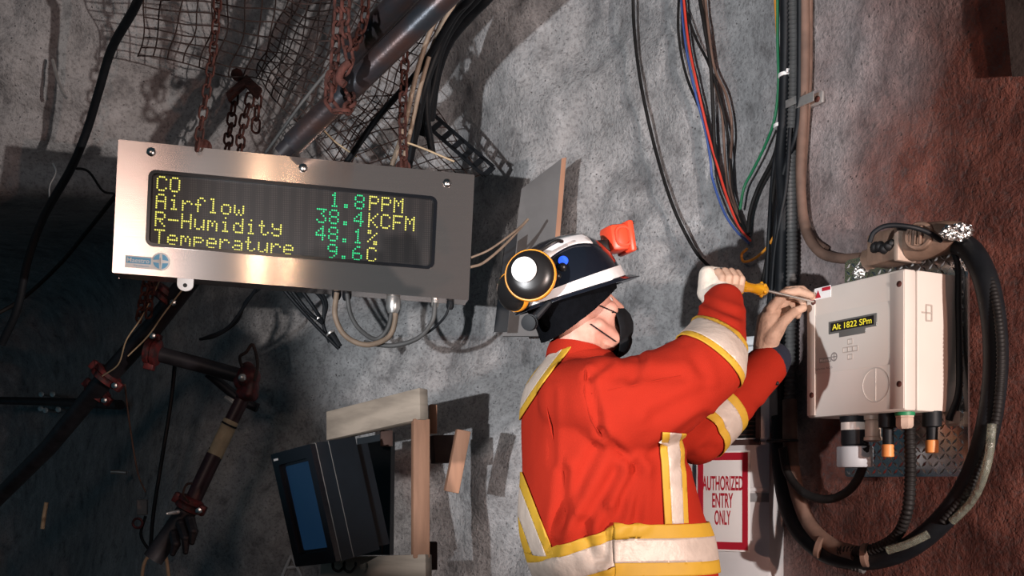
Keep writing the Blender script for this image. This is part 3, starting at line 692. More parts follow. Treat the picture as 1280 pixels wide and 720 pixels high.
for s_, v in (('AUTHORIZED', 604), ('ENTRY', 625.5), ('ONLY', 647)):
    b = NT.px(902, v)[1]; text('lettering', s_, NT, nc[0], b, 0.0024, 0.047, M['redsign'], nt, {'AUTHORIZED': nw * 0.76, 'ENTRY': nw * 0.39, 'ONLY': nw * 0.30}[s_], 0.022)
# ------------------------------------------------------------------ the miner
miner = empty('person', V((0.22, 2.47, 0.0)), 'person in orange-red coverall and black helmet reaching up to the beige box with a screwdriver', 'person')
fw = V((math.cos(math.radians(14)), math.sin(math.radians(14)), 0)); rt = V((fw.y, -fw.x, 0)); UPV = V((0, 0, 1))
DT = 2.47
def ring_at(v, uL, uR, hw, seg=56, e=2.35):
    k = DT / F; z = CAMZ + (HV - v) * k; cx = ((uL + uR) / 2 - 640) * k; half = (uR - uL) / 2 * k
    hd = math.sqrt(max(half ** 2 - (hw * fw.y) ** 2, 0.003)) / fw.x
    c = V((cx, DT, z)); out = []
    for i in range(seg):
        w = 2 * PI * i / seg; cs, sn = math.cos(w), math.sin(w)
        out.append(c + fw * hd * math.copysign(abs(cs) ** (2 / e), cs) + rt * hw * math.copysign(abs(sn) ** (2 / e), sn))
    return out
S_ = P(750, 497, 2.29); E_ = P(882, 458, 2.36); W_ = P(905, 378, 2.53)
SL = V((0.165, 2.645, 1.475)); EL = P(870, 543, 2.70); WL = P(958, 458, 2.79)
torso = [(1150, 700, 905, 0.19), (1000, 700, 915, 0.20), (880, 694, 915, 0.205), (800, 690, 908, 0.205), (735, 677, 896, 0.20), (700, 664, 892, 0.20), (670, 655, 886, 0.20), (640, 653, 873, 0.208), (600, 655, 861, 0.215), (560, 654, 847, 0.218),
         (530, 654, 832, 0.22), (500, 656, 812, 0.21), (480, 662, 797, 0.185), (464, 673, 782, 0.14), (450, 686, 768, 0.095), (438, 690, 762, 0.082)]
g = G().loft([ring_at(*t) for t in torso])
g.limb([S_ + V((-0.05, 0.05, 0.0)), S_, P(775, 510, 2.29), P(828, 495, 2.31), E_, P(895, 428, 2.43), W_], [0.095, 0.098, 0.108, 0.108, 0.090, 0.074, 0.050])
g.limb([SL + V((0, -0.05, 0)), SL, SL.lerp(EL, 0.5), EL, EL.lerp(WL, 0.5), WL], [0.10, 0.10, 0.092, 0.084, 0.074, 0.060])
hipc = V((0.29, DT, 0.80))
for sgn, ff in ((1, 0.02), (-1, 0.06)):
    hp = hipc + rt * 0.10 * sgn; kn = V((0.29 + ff, 0, 0.50)) + V((0, hp.y, 0)); an = V((0.25 + ff, hp.y, 0.10))
    g.limb([hp, kn, an], [0.115, 0.095, 0.085])
arm_axis = (E_ - S_).normalized(); fore = (W_ - E_).normalized()
def seg_d(p, a, b):
    ab = b - a; t = max(0, min(1, (p - a).dot(ab) / ab.dot(ab))); return (p - a - ab * t).length, t
def px_of(p): return 640 + F * p.x / p.y, HV - F * (p.z - CAMZ) / p.y
# cloth folds as ridges and valleys along lines drawn on the near side (u0, v0, u1, v1, width px, depth m)
FOLD = [(745, 560, 700, 650, 9, 0.010), (770, 590, 735, 650, 8, 0.012), (792, 590, 768, 652, 7, 0.012), (706, 590, 698, 660, 7, 0.010), (800, 585, 795, 650, 7, 0.009),
        (735, 470, 752, 540, 6, 0.007), (752, 540, 795, 585, 6, 0.008), (790, 585, 880, 522, 7, 0.006), (770, 470, 850, 470, 8, 0.005), (760, 455, 740, 470, 6, 0.006), (800, 450, 790, 475, 7, 0.006),
        (860, 432, 880, 470, 7, 0.004), (870, 390, 915, 410, 5, 0.005), (880, 378, 925, 396, 5, 0.005), (690, 490, 692, 580, 5, 0.004), (728, 655, 745, 700, 8, 0.010), (757, 640, 757, 700, 7, 0.012),
        (848, 580, 890, 560, 7, 0.006), (880, 560, 905, 535, 6, 0.005), (930, 500, 960, 520, 6, 0.004), (710, 640, 690, 690, 8, 0.008), (820, 520, 880, 490, 9, 0.005)]
def folds(p, nn):
    u, v = px_of(p); d = 0.0
    view = (V((0, 0, CAMZ)) - p).normalized()
    if nn.dot(view) > -0.1:
        for u0, v0, u1, v1, w, dep in FOLD:
            L2 = (u1 - u0) ** 2 + (v1 - v0) ** 2; t = max(0, min(1, ((u - u0) * (u1 - u0) + (v - v0) * (v1 - v0)) / L2))
            s = ((u - u0) * (v1 - v0) - (v - v0) * (u1 - u0)) / math.sqrt(L2)
            e = math.hypot(u - u0 - t * (u1 - u0), v - v0 - t * (v1 - v0))
            if e < 4 * w: d += dep * (-math.exp(-(e / w) ** 2) + 0.9 * math.exp(-((e - 1.7 * w) / w) ** 2) * (1 if s > 0 else 0.4))
    d = d * 0.8 + 0.004 * noise.noise(p * 7) + 0.0012 * noise.noise(V((p.x * 26, p.y * 26, p.z * 12)))
    return d
suit_me = union(g, 0.0085, 9, folds)
suit = plabel(link('coverall', suit_me, M['suit'], miner), 'orange-red coverall with hi-vis stripes')
suit_w = suit.data.copy(); _c = wloc(suit)
for q in suit_w.vertices: q.co = q.co + _c
def strip(name, planes, m, keep=None, off=0.003, lab=None):
    me = cut(suit_w, planes, off, 0.003, keep)
    if not len(me.polygons): print('EMPTY', name, m); return None
    o = link(name, me, M[m], suit)
    return plabel(o, lab) if lab else o
def band(c0, c1, wid, yel, keep, lab):
    # c0 -> c1: axis across the band; yel: yellow edge width
    c0, c1 = V(c0), V(c1); ax = (c1 - c0).normalized(); w = (c1 - c0).length
    strip('hi_vis_edge', [(c0, ax), (c0 + ax * yel, -ax)], 'hivis', keep)
    strip('silver_tape', [(c0 + ax * yel, ax), (c1 - ax * yel, -ax)], 'silver', keep, 0.0035)
    strip('hi_vis_edge', [(c1 - ax * yel, ax), (c1, -ax)], 'hivis', keep)
# near arm band across the elbow
near = lambda p, n: min(seg_d(p, S_, E_)[0], seg_d(p, E_, W_)[0]) < 0.13 and p.y < 2.56 and px_of(p)[0] > 815
c0 = P(878, 447, 2.36); ax = V((0.62, 0.10, 0.78)).normalized()
band(c0, c0 + ax * 0.092, 0, 0.016, near, '')
far = lambda p, n: seg_d(p, EL, WL)[0] < 0.12 and seg_d(p, E_, W_)[0] > 0.085 and px_of(p)[0] > 855
c0 = P(880, 549, 2.70); c1 = P(909, 521, 2.74); band(c0, c0 + (c1 - c0).normalized() * 0.108, 0, 0.026, far, '')
# belt: level over the side and front, sloping down over the back
arms = lambda p: seg_d(p, EL, WL)[0] < 0.11
sd = lambda u: (u - 640) * DT / F
def zz(v): return CAMZ + (HV - v) * DT / F
xs = sd(757)
fb = lambda p, n: not arms(p) and (p.z < zz(600))
lean_f = V((0.02, 0, 1)).normalized()
A = V((sd(800), DT, zz(711))); B = V((sd(800), DT, zz(651)))
X1 = (V((xs, 0, 0)), V((1, 0, 0)))
wv = B.z - A.z
for nm, m, l0, l1, of in (('hi_vis_edge', 'hivis', 0, 0.26, 0.004), ('silver_tape', 'silver', 0.26, 0.73, 0.0045), ('hi_vis_edge', 'hivis', 0.73, 1.0, 0.004)):
    strip(nm, [(A + UPV * wv * l0, lean_f), (A + UPV * wv * l1, -lean_f), X1], m, fb, of)
lean_b = V((-0.36, 0, 1)).normalized()
A2 = V((sd(707), DT, zz(731)))
for nm, m, l0, l1, of in (('hi_vis_edge', 'hivis', 0, 0.24, 0.003), ('silver_tape', 'silver', 0.24, 0.76, 0.0035), ('hi_vis_edge', 'hivis', 0.76, 1.0, 0.003)):
    strip(nm, [(A2 + UPV * wv * l0, lean_b), (A2 + UPV * wv * l1, -lean_b), (V((xs, 0, 0)), V((-1, 0, 0)))], m, fb, of)
# vertical brace stripe on the near front, from under the arm to the belt
vx = lambda u, v: P(u, v, 2.35)
def vert(u0t, u0b, u1t, u1b, vt, vb, m, keep, off=0.003):
    # vertical strip between two slanted edges seen from the front of the chest
    k = 2.36; a0, a1 = P(u0t, vt, k), P(u0b, vb, k); b0, b1 = P(u1t, vt, k), P(u1b, vb, k)
    dy = V((0, 1, 0.0))
    n0 = (a1 - a0).cross(dy).normalized(); n0 = n0 if n0.x > 0 else -n0
    n1 = (b1 - b0).cross(dy).normalized(); n1 = n1 if n1.x < 0 else -n1
    strip('hi_vis_edge' if m == 'hivis' else 'silver_tape', [(a0, n0), (b0, n1), (V((0, 0, zz(vb))), UPV), (V((0, 0, zz(vt))), -UPV)], m, keep, off)
tk = lambda p, n: p.y < DT - 0.02 and seg_d(p, S_, E_)[0] > 0.115 and not arms(p) and seg_d(p, SL, EL)[0] > 0.11
vert(817, 824, 826, 833, 545, 651, 'hivis', tk); vert(826, 833, 843, 848, 545, 651, 'silver', tk, 0.0034); vert(843, 848, 850, 855, 545, 651, 'hivis', tk)
# back stripes: over the far shoulder, and the lower crossing above the belt
bk = lambda p, n: n.dot(fw) < 0.35 and not arms(p)
def diag(u0, v0, u1, v1, wid, vlo, vhi, keep):
    a = P(u0, v0, DT); b = P(u1, v1, DT); d = (b - a).normalized(); nn = d.cross(V((0, 1, 0))).normalized(); nn = nn if nn.x < 0 else -nn
    lim = [(V((0, 0, zz(vlo))), UPV), (V((0, 0, zz(vhi))), -UPV)]
    y = wid * 0.27
    for m, s0, s1, of in (('hivis', 0, y, 0.003), ('silver', y, wid - y, 0.0034), ('hivis', wid - y, wid, 0.003)):
        strip('hi_vis_edge' if m == 'hivis' else 'silver_tape', [(a + nn * s0, nn), (a + nn * s1, -nn)] + lim, m, keep, of)
diag(702, 455, 640, 540, 0.048, 560, 440, bk)
diag(655, 592, 688, 680, 0.062, 690, 590, bk)
# collar stand
cz = zz(441)
g = G(); cc = V((sd(724), DT, 0))
def cring(v, uL, uR, hw): return ring_at(v, uL, uR, hw, 40, 2.0)
og = [cring(455, 682, 768, 0.095), cring(444, 684, 764, 0.086), cring(434, 688, 757, 0.080), cring(436, 694, 750, 0.072), cring(455, 694, 752, 0.072)]
g.loft(og)
def tilt(p):  # lower in front, higher at the nape
    f = (p - V((sd(722), DT, cz))).dot(fw); return V((p.x, p.y, p.z - 0.25 * f + 0.004 * noise.noise(p * 25)))
g.v = [tilt(p) for p in g.v]
obj('collar', g, M['suit'], suit, 60)
# raised seams: armhole and back panel
def seam(pts, dep=0.25):
    dgm = suit_w; out = []
    from mathutils.bvhtree import BVHTree
    if not hasattr(seam, 't'):
        bm = bmesh.new(); bm.from_mesh(dgm); seam.t = BVHTree.FromBMesh(bm); bm.free()
    for u, v in pts:
        o = V((0, 0, CAMZ)); d = (P(u, v, 1) - o).normalized(); h = seam.t.ray_cast(o, d)
        if h[0] is not None: out.append(h[0] + h[1] * 0.0005)
    return smooth(out, 4)
for pts in ([(733, 462), (731, 490), (738, 520), (752, 545), (772, 565), (792, 580)], [(684, 470), (684, 510), (692, 550), (704, 590), (706, 640)], [(740, 492), (770, 486), (810, 478), (850, 470)]):
    obj('seam', G().tube(seam(pts), 0.0016, 6), M['suit'], suit)
g = G(); zp = seam([(824, 556), (846, 561)])
obj('chest_pocket_flap', G().tube(seam([(826, 551), (836, 556), (849, 561)]), 0.006, 8), M['silver'], suit)
# ------------------------------------------------------------------ head
yaw, pit = math.radians(22), math.radians(19)
hx = V((math.cos(yaw) * math.cos(pit), math.sin(yaw) * math.cos(pit), math.sin(pit)))
hy = V((-math.sin(yaw), math.cos(yaw), 0)); hz = hx.cross(hy).normalized()
HC = P(713, 364, 2.46)
R3 = Matrix((hx, hy, hz)).transposed()
def H(x, y, z): return HC + hx * x + hy * y + hz * z
def hl(u, v, y): # head coordinates of a pixel on the sagittal plane offset y
    o = V((0, 0, CAMZ)); d = P(u, v, 1) - o; t = (H(0, y, 0) - o).dot(hy) / d.dot(hy); q = o + d * t - HC
    return q.dot(hx), q.dot(hz)
g = G()
g.sphere(H(-0.012, 0, 0.015), 1, (0.100, 0.076, 0.098), R3)
g.sphere(H(0.040, 0, -0.07), 1, (0.062, 0.060, 0.085), R3)
g.sphere(H(0.052, 0, -0.125), 1, (0.046, 0.046, 0.050), R3)
g.sphere(H(0.078, 0, -0.150), 1, (0.022, 0.022, 0.020), R3)            # chin
g.sphere(H(0.088, 0, -0.026), 1, (0.014, 0.052, 0.012), R3)            # brow
for s in (-1, 1):
    g.sphere(H(0.062, 0.042 * s, -0.072), 1, (0.028, 0.022, 0.024), R3)  # cheek
    g.sphere(H(-0.018, 0.074 * s, -0.045), 1, (0.017, 0.008, 0.028), R3) # ear
    g.limb([H(0.015, 0.056 * s, -0.10), H(0.062, 0.034 * s, -0.142)], [0.018, 0.018], 12)
g.limb([H(0.096, 0, -0.035), H(0.118, 0, -0.078)], [0.009, 0.0135], 12)  # nose
for s in (-1, 1): g.sphere(H(0.108, 0.011 * s, -0.082), 0.009)
g.sphere(H(0.098, 0, -0.107), 1, (0.010, 0.022, 0.006), R3); g.sphere(H(0.096, 0, -0.118), 1, (0.010, 0.020, 0.007), R3)
neck0 = V((sd(722), DT + 0.01, zz(470)))
g.limb([H(-0.02, 0, -0.04), H(-0.012, 0, -0.10), neck0, neck0 - V((-0.01, 0, 0.16))], [0.062, 0.061, 0.070, 0.10])
g.limb([neck0 - V((-0.01, 0, 0.10)), S_.lerp(neck0, 0.25), P(822, 487, 2.31), E_, W_], [0.06, 0.05, 0.042, 0.036, 0.026], 12)
g.limb([neck0 - V((-0.01, 0, 0.10)), SL, EL, WL], [0.06, 0.05, 0.038, 0.026], 12)
def sockets(p, nn):
    d = 0
    for s in (-1, 1):
        e = (p - H(0.094, 0.031 * s, -0.050)).length; d -= 0.012 * math.exp(-(e / 0.014) ** 2)
    return d
body = link('body', union(g, 0.005, 4, sockets), M['skin'], miner)
plabel(body, 'head, face and neck')
for s in (-1, 1):
    ey_ = obj('eye', G().sphere(H(0.076, 0.031 * s, -0.050), 0.0115), M['eyew'], body)
    obj('iris', G().sphere(H(0.0862, 0.031 * s, -0.050), 1, (0.0025, 0.0055, 0.0055), R3), M['dark'], ey_)
    obj('eyebrow', G().limb([H(0.098, 0.016 * s, -0.028), H(0.096, 0.034 * s, -0.024), H(0.082, 0.052 * s, -0.030)], [0.004, 0.005, 0.003], 8), M['knit'], body)
# knit liner: head and neck shell cut by a slanting face edge
gl = G()
gl.sphere(H(-0.012, 0, 0.012), 1, (0.110, 0.088, 0.098), R3)
gl.sphere(H(0.030, 0, -0.045), 1, (0.080, 0.076, 0.080), R3)
gl.sphere(H(0.052, 0, -0.012), 1, (0.064, 0.064, 0.050), R3)
gl.limb([H(-0.022, 0, -0.03), H(-0.020, 0, -0.115), H(-0.030, 0, -0.155)], [0.084, 0.082, 0.078])
lin = union(gl, 0.006, 5, lambda p, n: 0.0012 * noise.noise(p * 60) + 0.003 * noise.noise(p * 16))
a = hl(776, 357, -0.07); b = hl(739, 400, -0.08); c = hl(682, 437, -0.08)
def plane_through(p, q, side):
    d = H(q[0], 0, q[1]) - H(p[0], 0, p[1]); nn = d.cross(hy).normalized()
    return (H(p[0], 0, p[1]), nn if nn.dot(hz) * side > 0 else -nn)
lm = cut(lin, [plane_through(a, c, 1)], 0.0, 0.006)
liner = plabel(link('knit_liner', lm, M['knit'], miner), 'black winter liner under the helmet')
# face mask
gm = G()
gm.sphere(H(0.050, 0, -0.112), 1, (0.068, 0.064, 0.066), R3); gm.sphere(H(0.094, 0, -0.114), 1, (0.044, 0.036, 0.050), R3); gm.sphere(H(0.074, 0, -0.152), 1, (0.046, 0.044, 0.040), R3)
mk = union(gm, 0.005, 4, lambda p, n: 0.0004 * math.sin((p - HC).dot(hz) * 300))
m0 = hl(768, 391, -0.05); m1 = hl(764, 437, -0.05)
mask = link('face_mask', cut(mk, [plane_through(m0, m1, 1) if False else (H(m0[0], 0, m0[1]), (hx * 0.98 - hz * 0.10).normalized()), (H(0.10, 0, -0.078), (-hz * 0.9 + hx * -0.15).normalized())], 0.0, 0.003), M['mask'], miner)
plabel(mask, 'black pleated face mask')
from mathutils.bvhtree import BVHTree
def bvh(me):
    bm = bmesh.new(); bm.from_mesh(me); t = BVHTree.FromBMesh(bm); bm.free(); return t
bw_ = body.data.copy(); bc_ = wloc(body)
for q in bw_.vertices: q.co = q.co + bc_
TB = bvh(bw_)
def on_head(u, v, off=0.002):
    o = V((0, 0, CAMZ)); d = (P(u, v, 1) - o).normalized(); h = TB.ray_cast(o, d)
    if h[0] is None: h = TB.find_nearest(P(u, v, 2.40))
    return h[0] - d * off
obj('mask_strap', G().tube([on_head(777 - 27 * k / 12, 394 - 12 * k / 12, 0.003) for k in range(13)], 0.0016, 6), M['mask'], mask)
obj('mask_strap', G().tube([on_head(770 - 32 * k / 12, 427 - 22 * k / 12, 0.003) for k in range(13)], 0.0016, 6), M['mask'], mask)
# ------------------------------------------------------------------ helmet
def dome(r0, r1, rz, z0, n=14, seg=48):
    rings = []
    for i in range(n + 1):
        t = PI / 2 * i / n; k = math.cos(t) ** 0.8 if i < n else 0.0; z = z0 + rz * math.sin(t)
        rings.append([H(-0.004 + (r0 * k + 1e-4) * math.cos(w), (r1 * k + 1e-4) * math.sin(w), z) for w in [2 * PI * j / seg for j in range(seg)]])
    return rings
hm = obj('helmet', G().loft(dome(0.142, 0.116, 0.135, 0.0)), M['helmet'], miner, 60)
plabel(hm, 'black hard hat with white reflective tape, lamp and ear muffs')
dm = bpy.data.meshes.new('dm'); gg = G().loft(dome(0.142, 0.116, 0.135, 0.0)); dm.from_pydata([tuple(p) for p in gg.v], [], gg.f); recalc(dm)
# rim tape: broad at the front, tapering to the back
def rim(f0, f1, s0, s1, zl, zh, out, m, name, lab, k0=0, k1=1):
    seg = 72; vs = []; A0 = 0
    g = G(); rings = []
    for j in range(seg):
        w = 2 * PI * j / seg; c_, s_ = math.cos(w), math.sin(w); l, h = zl(c_), zh(c_); o = out(c_)
        prof = [(0, l), (o, l), (o, l + 0.002), (o * 0.6, h), (0, h)]
        rings.append([H(-0.004 + (f0 + p - 0.004) * c_, (s0 + p - 0.004) * s_, z) for p, z in prof])
    n = 5
    for j in range(seg):
        for i in range(n):
            pass
    vs = [p for r in rings for p in r]
    fs = [(j * n + i, ((j + 1) % seg) * n + i, ((j + 1) % seg) * n + (i + 1) % n, j * n + (i + 1) % n) for j in range(seg) for i in range(n)]
    o = obj(name, g.add(vs, fs), M[m], hm, 40); return plabel(o, lab)
rim(0.142, 0, 0.116, 0, lambda c: -0.008, lambda c: 0.010 + 0.014 * (c + 1) / 2, lambda c: 0.012, 'reflect', 'rim_tape', 'white reflective tape around the rim')
rim(0.142, 0, 0.116, 0, lambda c: -0.017, lambda c: -0.006, lambda c: 0.012 + 0.038 * max(0, c) ** 2.0, 'helmet', 'brim', 'black brim with a longer peak')
# tape over the crown
ct = []
q0 = H(0, -0.050, 0.118); 
pl1 = (H(0, -0.058, 0.118), (hy * -0.80 + hz * -0.35).normalized()); pl2 = (H(0, -0.085, 0.090), (hy * 0.80 + hz * 0.35).normalized())
ctm = cut(dm, [pl1, pl2, (H(-0.115, 0, 0), hx), (H(0.048, 0, 0), -hx), (H(0, 0, 0.05), hz)], 0.0035, 0.0025)
plabel(link('crown_tape', ctm, M['reflect'], hm), 'white reflective strip over the crown')
# blue light on the near side
bu = BVHTree.FromPolygons([v.co for v in dm.vertices], [list(p.vertices) for p in dm.polygons])
def on_dome(u, v):
    o = V((0, 0, CAMZ)); d = (P(u, v, 1) - o).normalized(); h = bu.ray_cast(o, d); return h[0], h[1]
q, nn = on_dome(704, 326)
obj('blue_lamp', G().lathe(q - nn * 0.002, nn, [(0.012, 0), (0.012, 0.004), (0.009, 0.008), (0.001, 0.010)], 18), M['bluelight'], hm)
g = G()
q, nn = on_dome(703, 334); g.sphere(q, 0.011); q, nn = on_dome(697, 345); g.sphere(q, 0.009)
obj('slot_adapter', g, M['muff'], hm)
# ear muffs parked on the rear of the helmet
def muff(c, nrm, r, disc, label):
    # cup with amber ring and reflective disc
    nrm = nrm.normalized()
    p = obj('ear_muff', G().lathe(c, nrm, [(r * 0.80, -0.030), (r * 1.0, -0.022), (r * 1.0, -0.004), (r * 0.97, 0.004), (r * 0.86, 0.014), (r * 0.6, 0.021), (0.004, 0.023)], 32), M['muff'], hm, 50)
    plabel(p, label)
    obj('amber_ring', G().lathe(c, nrm, [(r * 0.97, -0.012), (r * 1.03, -0.012), (r * 1.05, -0.008), (r * 1.05, -0.003), (r * 1.02, 0.001), (r * 0.96, 0.0015)], 32), M['orange'], hm)
    if disc: obj('reflective_disc', G().lathe(c + nrm * 0.0225 + hx * -0.008 + hz * 0.01, nrm, [(r * 0.50, -0.004), (r * 0.50, 0.001), (r * 0.48, 0.0015), (0.001, 0.0025)], 28), M['disc'], p)
    return p
M['disc'] = mat('bright_disc', (0.92, 0.92, 0.92), 0.5, 0, 0)
mx_, mz_ = hl(662, 344, -0.115)
muff(H(mx_, -0.118, mz_), hy * -0.80 + hx * -0.50 + hz * 0.18, 0.058, True, 'near black ear muff with amber ring and white disc')
mx_, mz_ = hl(637, 367, -0.03)
muff(H(mx_, -0.045, mz_), hx * -0.95 - hy * 0.25 + hz * -0.05, 0.046, False, 'rear black ear muff with amber ring')
g = G().tube(smooth([H(-0.155, -0.035, 0.055), H(-0.150, -0.075, 0.085), H(-0.115, -0.120, 0.10), H(-0.07, -0.135, 0.112), H(-0.045, -0.120, 0.11)], 6), 0.0045, 8)
obj('muff_arm', g, M['muff'], hm)
# suspension knob hanging at the nape
cx_n, cz_n = hl(660, 404, -0.06)
g = G().lathe(H(cx_n, -0.07, cz_n), (-hx * 0.7 - hy * 0.7), [(0.015, -0.014), (0.015, -0.004), (0.020, -0.003), (0.020, 0.002), (0.014, 0.003), (0.014, 0.006), (0.018, 0.007), (0.018, 0.010), (0.008, 0.011)], 20).limb([H(cx_n + 0.02, -0.075, cz_n + 0.01), H(cx_n + 0.055, -0.088, cz_n + 0.030)], [0.010, 0.007], 10)
obj('ratchet_knob', g, M['black'], hm)
# orange cap lamp on the front
lx_, lz_ = hl(771, 299, 0.0)
LX, LY, LZ = (hx * 0.97 - hz * 0.17).normalized(), hy, None
LZ = LX.cross(LY).normalized()
lc = H(lx_, 0, lz_)
lamp = obj('cap_lamp', G().box(lc - LX * 0.006, LX, LY, LZ, 0.052, 0.066, 0.066, 0.010).box(lc + LX * 0.024, LX, LY, LZ, 0.018, 0.076, 0.078, 0.006), M['lamporange'], hm, 40)
plabel(lamp, 'orange cap lamp on the helmet front')
g = G().ring(rrect(0.044, 0.050, 0.016, 6), rrect(0.034, 0.040, 0.012, 6), lc - LY * 0.033, LX, LZ, -LY, 0.004)
obj('raised_bead', g, M['lamporange'], lamp)
obj('lens', G().lathe(lc + LX * 0.033, LX, [(0.032, -0.002), (0.032, 0.002), (0.028, 0.005), (0.001, 0.007)], 24), M['lens'], lamp)
for y_, z_ in ((-0.032, 0.032), (-0.032, -0.032), (0.032, 0.032), (0.032, -0.032)):
    obj('lamp_screw', G().lathe(lc + LX * 0.033 + LY * y_ + LZ * z_, LX, [(0.0045, -0.004), (0.0045, 0.003), (0.002, 0.004)], 10), M['bolt'], lamp)
g = G().box(H(lx_ - 0.046, 0, lz_ - 0.008), LX, LY, LZ, 0.05, 0.03, 0.030, 0.004); obj('lamp_bracket', g, M['muff'], hm, 40)
# ------------------------------------------------------------------ gloved hands
def glove(name, g, vox, m, lab):
    return plabel(link(name, union(g, vox, 3, lambda p, n: 0.0008 * noise.noise(p * 70)), M[m], miner), lab)
# right hand: fist wrapped around the driver handle
D0 = P(884, 351, 2.57); D1 = P(958, 363, 2.665); TIP = P(1017, 377, 2.775)
hd_ = (D1 - D0).normalized()
pa = V((0, 0, 1)); pa = (pa - hd_ * pa.dot(hd_)).normalized(); pb = hd_.cross(pa)      # pa up, pb across
if pb.y > 0: pb = -pb                                                                # pb towards the viewer
g = G()
kn0 = P(898, 352, 2.575)
for i in range(4):
    c = kn0 + hd_ * (0.052 - 0.0205 * i); rf = (0.0112, 0.0115, 0.011, 0.0098)[i]; ro = (0.029, 0.030, 0.029, 0.026)[i]
    ch = [c + pa * (ro * math.sin(t)) + pb * (ro * math.cos(t)) + pa * -0.002 for t in [math.radians(x) for x in (128, 70, 18, -35, -85)]]
    ch[0] = ch[0] + pb * -0.006
    g.limb(ch, [rf * 1.12, rf * 1.08, rf, rf * 0.95, rf * 0.85], 12)
fing = plabel(link('glove', union(g, 0.0026, 3), M['glove'], miner), 'tan gloved fingers gripping the driver handle')
g = G()
g.limb([W_ + V((0, 0, -0.02)), P(900, 366, 2.56), P(893, 350, 2.585)], [0.034, 0.031, 0.028], 16)
g.limb([kn0 + hd_ * 0.045 + pa * 0.026 - pb * 0.010, kn0 - hd_ * 0.018 + pa * 0.024 - pb * 0.012], [0.016, 0.016], 14)
g.limb([P(884, 343, 2.575), P(884, 366, 2.56)], [0.022, 0.026], 14)
g.limb([P(890, 372, 2.55), kn0 - hd_ * 0.01 - pa * 0.02 - pb * 0.015], [0.028, 0.022], 14)
glove('glove_back', g, 0.003, 'glovecloth', 'white cloth back and cuff of the right glove')
g = G().limb([kn0 - hd_ * 0.005 + pa * 0.018 - pb * 0.022, kn0 + hd_ * 0.035 + pa * 0.006 - pb * 0.030, kn0 + hd_ * 0.062 + pa * 0.008 - pb * 0.020], [0.015, 0.0125, 0.0105], 12)
glove('glove_thumb', g, 0.0026, 'glove', 'tan glove thumb along the handle')
# left hand: index and thumb steadying the shaft tip at the lid screw
g = G()
wr = P(957, 446, 2.79)
g.limb([wr + V((-0.012, 0, -0.03)), wr, P(958, 428, 2.79), P(962, 402, 2.785), P(965, 390, 2.79)], [0.040, 0.037, 0.036, 0.036, 0.026], 16)
g.limb([P(968, 404, 2.80), P(976, 388, 2.82)], [0.030, 0.024], 14)
K = [(963, 384, 2.765), (968, 379, 2.785), (974, 378, 2.81), (979, 382, 2.835)]
ch = [[(963, 386, 2.765), (978, 368, 2.755), (997, 364, 2.757), (1013, 369, 2.762)],
      [(968, 382, 2.785), (984, 364, 2.778), (1002, 362, 2.780), (1016, 372, 2.785)],
      [(973, 384, 2.81), (988, 370, 2.81), (1003, 374, 2.81), (1004, 386, 2.805)],
      [(977, 390, 2.83), (989, 380, 2.835), (999, 386, 2.83), (997, 395, 2.82)]]
for c_, r0 in zip(ch, (0.0125, 0.0125, 0.012, 0.011)):
    g.limb([P(*q) for q in c_], [r0 * 1.25, r0 * 1.1, r0, r0 * 0.85], 12)
g.limb([P(964, 420, 2.765), P(978, 403, 2.755), P(991, 391, 2.757), P(1004, 385, 2.762)], [0.022, 0.0165, 0.014, 0.011], 12)
g.limb([P(962, 426, 2.775), P(976, 402, 2.775)], [0.028, 0.022], 12)
glove('glove', g, 0.0028, 'glove', 'tan glove steadying the driver tip at the box')
# dark inner cuff showing below the left glove
cd_ = (wr - WL).normalized()
ca = (EL.lerp(WL, 0.5) - WL).normalized()
obj('inner_cuff', G().limb([WL + ca * 0.06, WL - ca * 0.012, WL - ca * 0.030], [0.052, 0.056, 0.050], 20), M['navy'], suit)
obj('cuff_snap', G().sphere(seam([(971, 479), (971, 479)])[0] if seam([(971, 479), (971, 479)]) else WL, 0.006), M['dark'], suit)
# boots
for sgn, ff in ((1, 0.02), (-1, 0.06)):
    x, y = 0.25 + ff, DT + (rt * 0.10 * sgn).y
    bt = union(G().limb([V((x, y, 0.26)), V((x, y, 0.09))], [0.07, 0.062]).limb([V((x - 0.03, y, 0.055)), V((x + 0.10, y + 0.02, 0.05)), V((x + 0.17, y + 0.035, 0.045))], [0.052, 0.050, 0.042]), 0.007, 3)
    for q in bt.vertices: q.co.z = max(q.co.z, 0.022)
    link('boot', bt, M['boot'], miner)
# the driver in his hands
drv = empty('screwdriver', (D0 + D1) / 2, 'amber handled screwdriver with a long steel shaft held to the lid screw', 'screwdriver')
L_ = (D1 - D0).length
prof = [(0.010, 0), (0.016, 0.006), (0.0175, 0.02), (0.0165, L_ * 0.55), (0.0125, L_ * 0.70), (0.0125, L_ * 0.78), (0.0165, L_ * 0.86), (0.0165, L_ * 0.95), (0.010, L_)]
g = G().lathe(D0, hd_, prof, 12)
for k in range(6):
    w = 2 * PI * k / 6; o_ = (pa * math.cos(w) + pb * math.sin(w)) * 0.0165
    g.limb([D0 + hd_ * 0.02 + o_, D0 + hd_ * L_ * 0.58 + o_], [0.004, 0.004], 8); g.sphere(D0 + hd_ * L_ * 0.91 + o_, 0.0055, sub=2)
obj('handle', g, M['amber'], drv, 40)
sd_ = (TIP - D1).normalized()
obj('shaft', G().tube([D1 - sd_ * 0.02, D1 + (TIP - D1) * 0.9, TIP - sd_ * 0.012, TIP], [0.0034, 0.0034, 0.0042, 0.0026], 10), M['shaft'], drv)
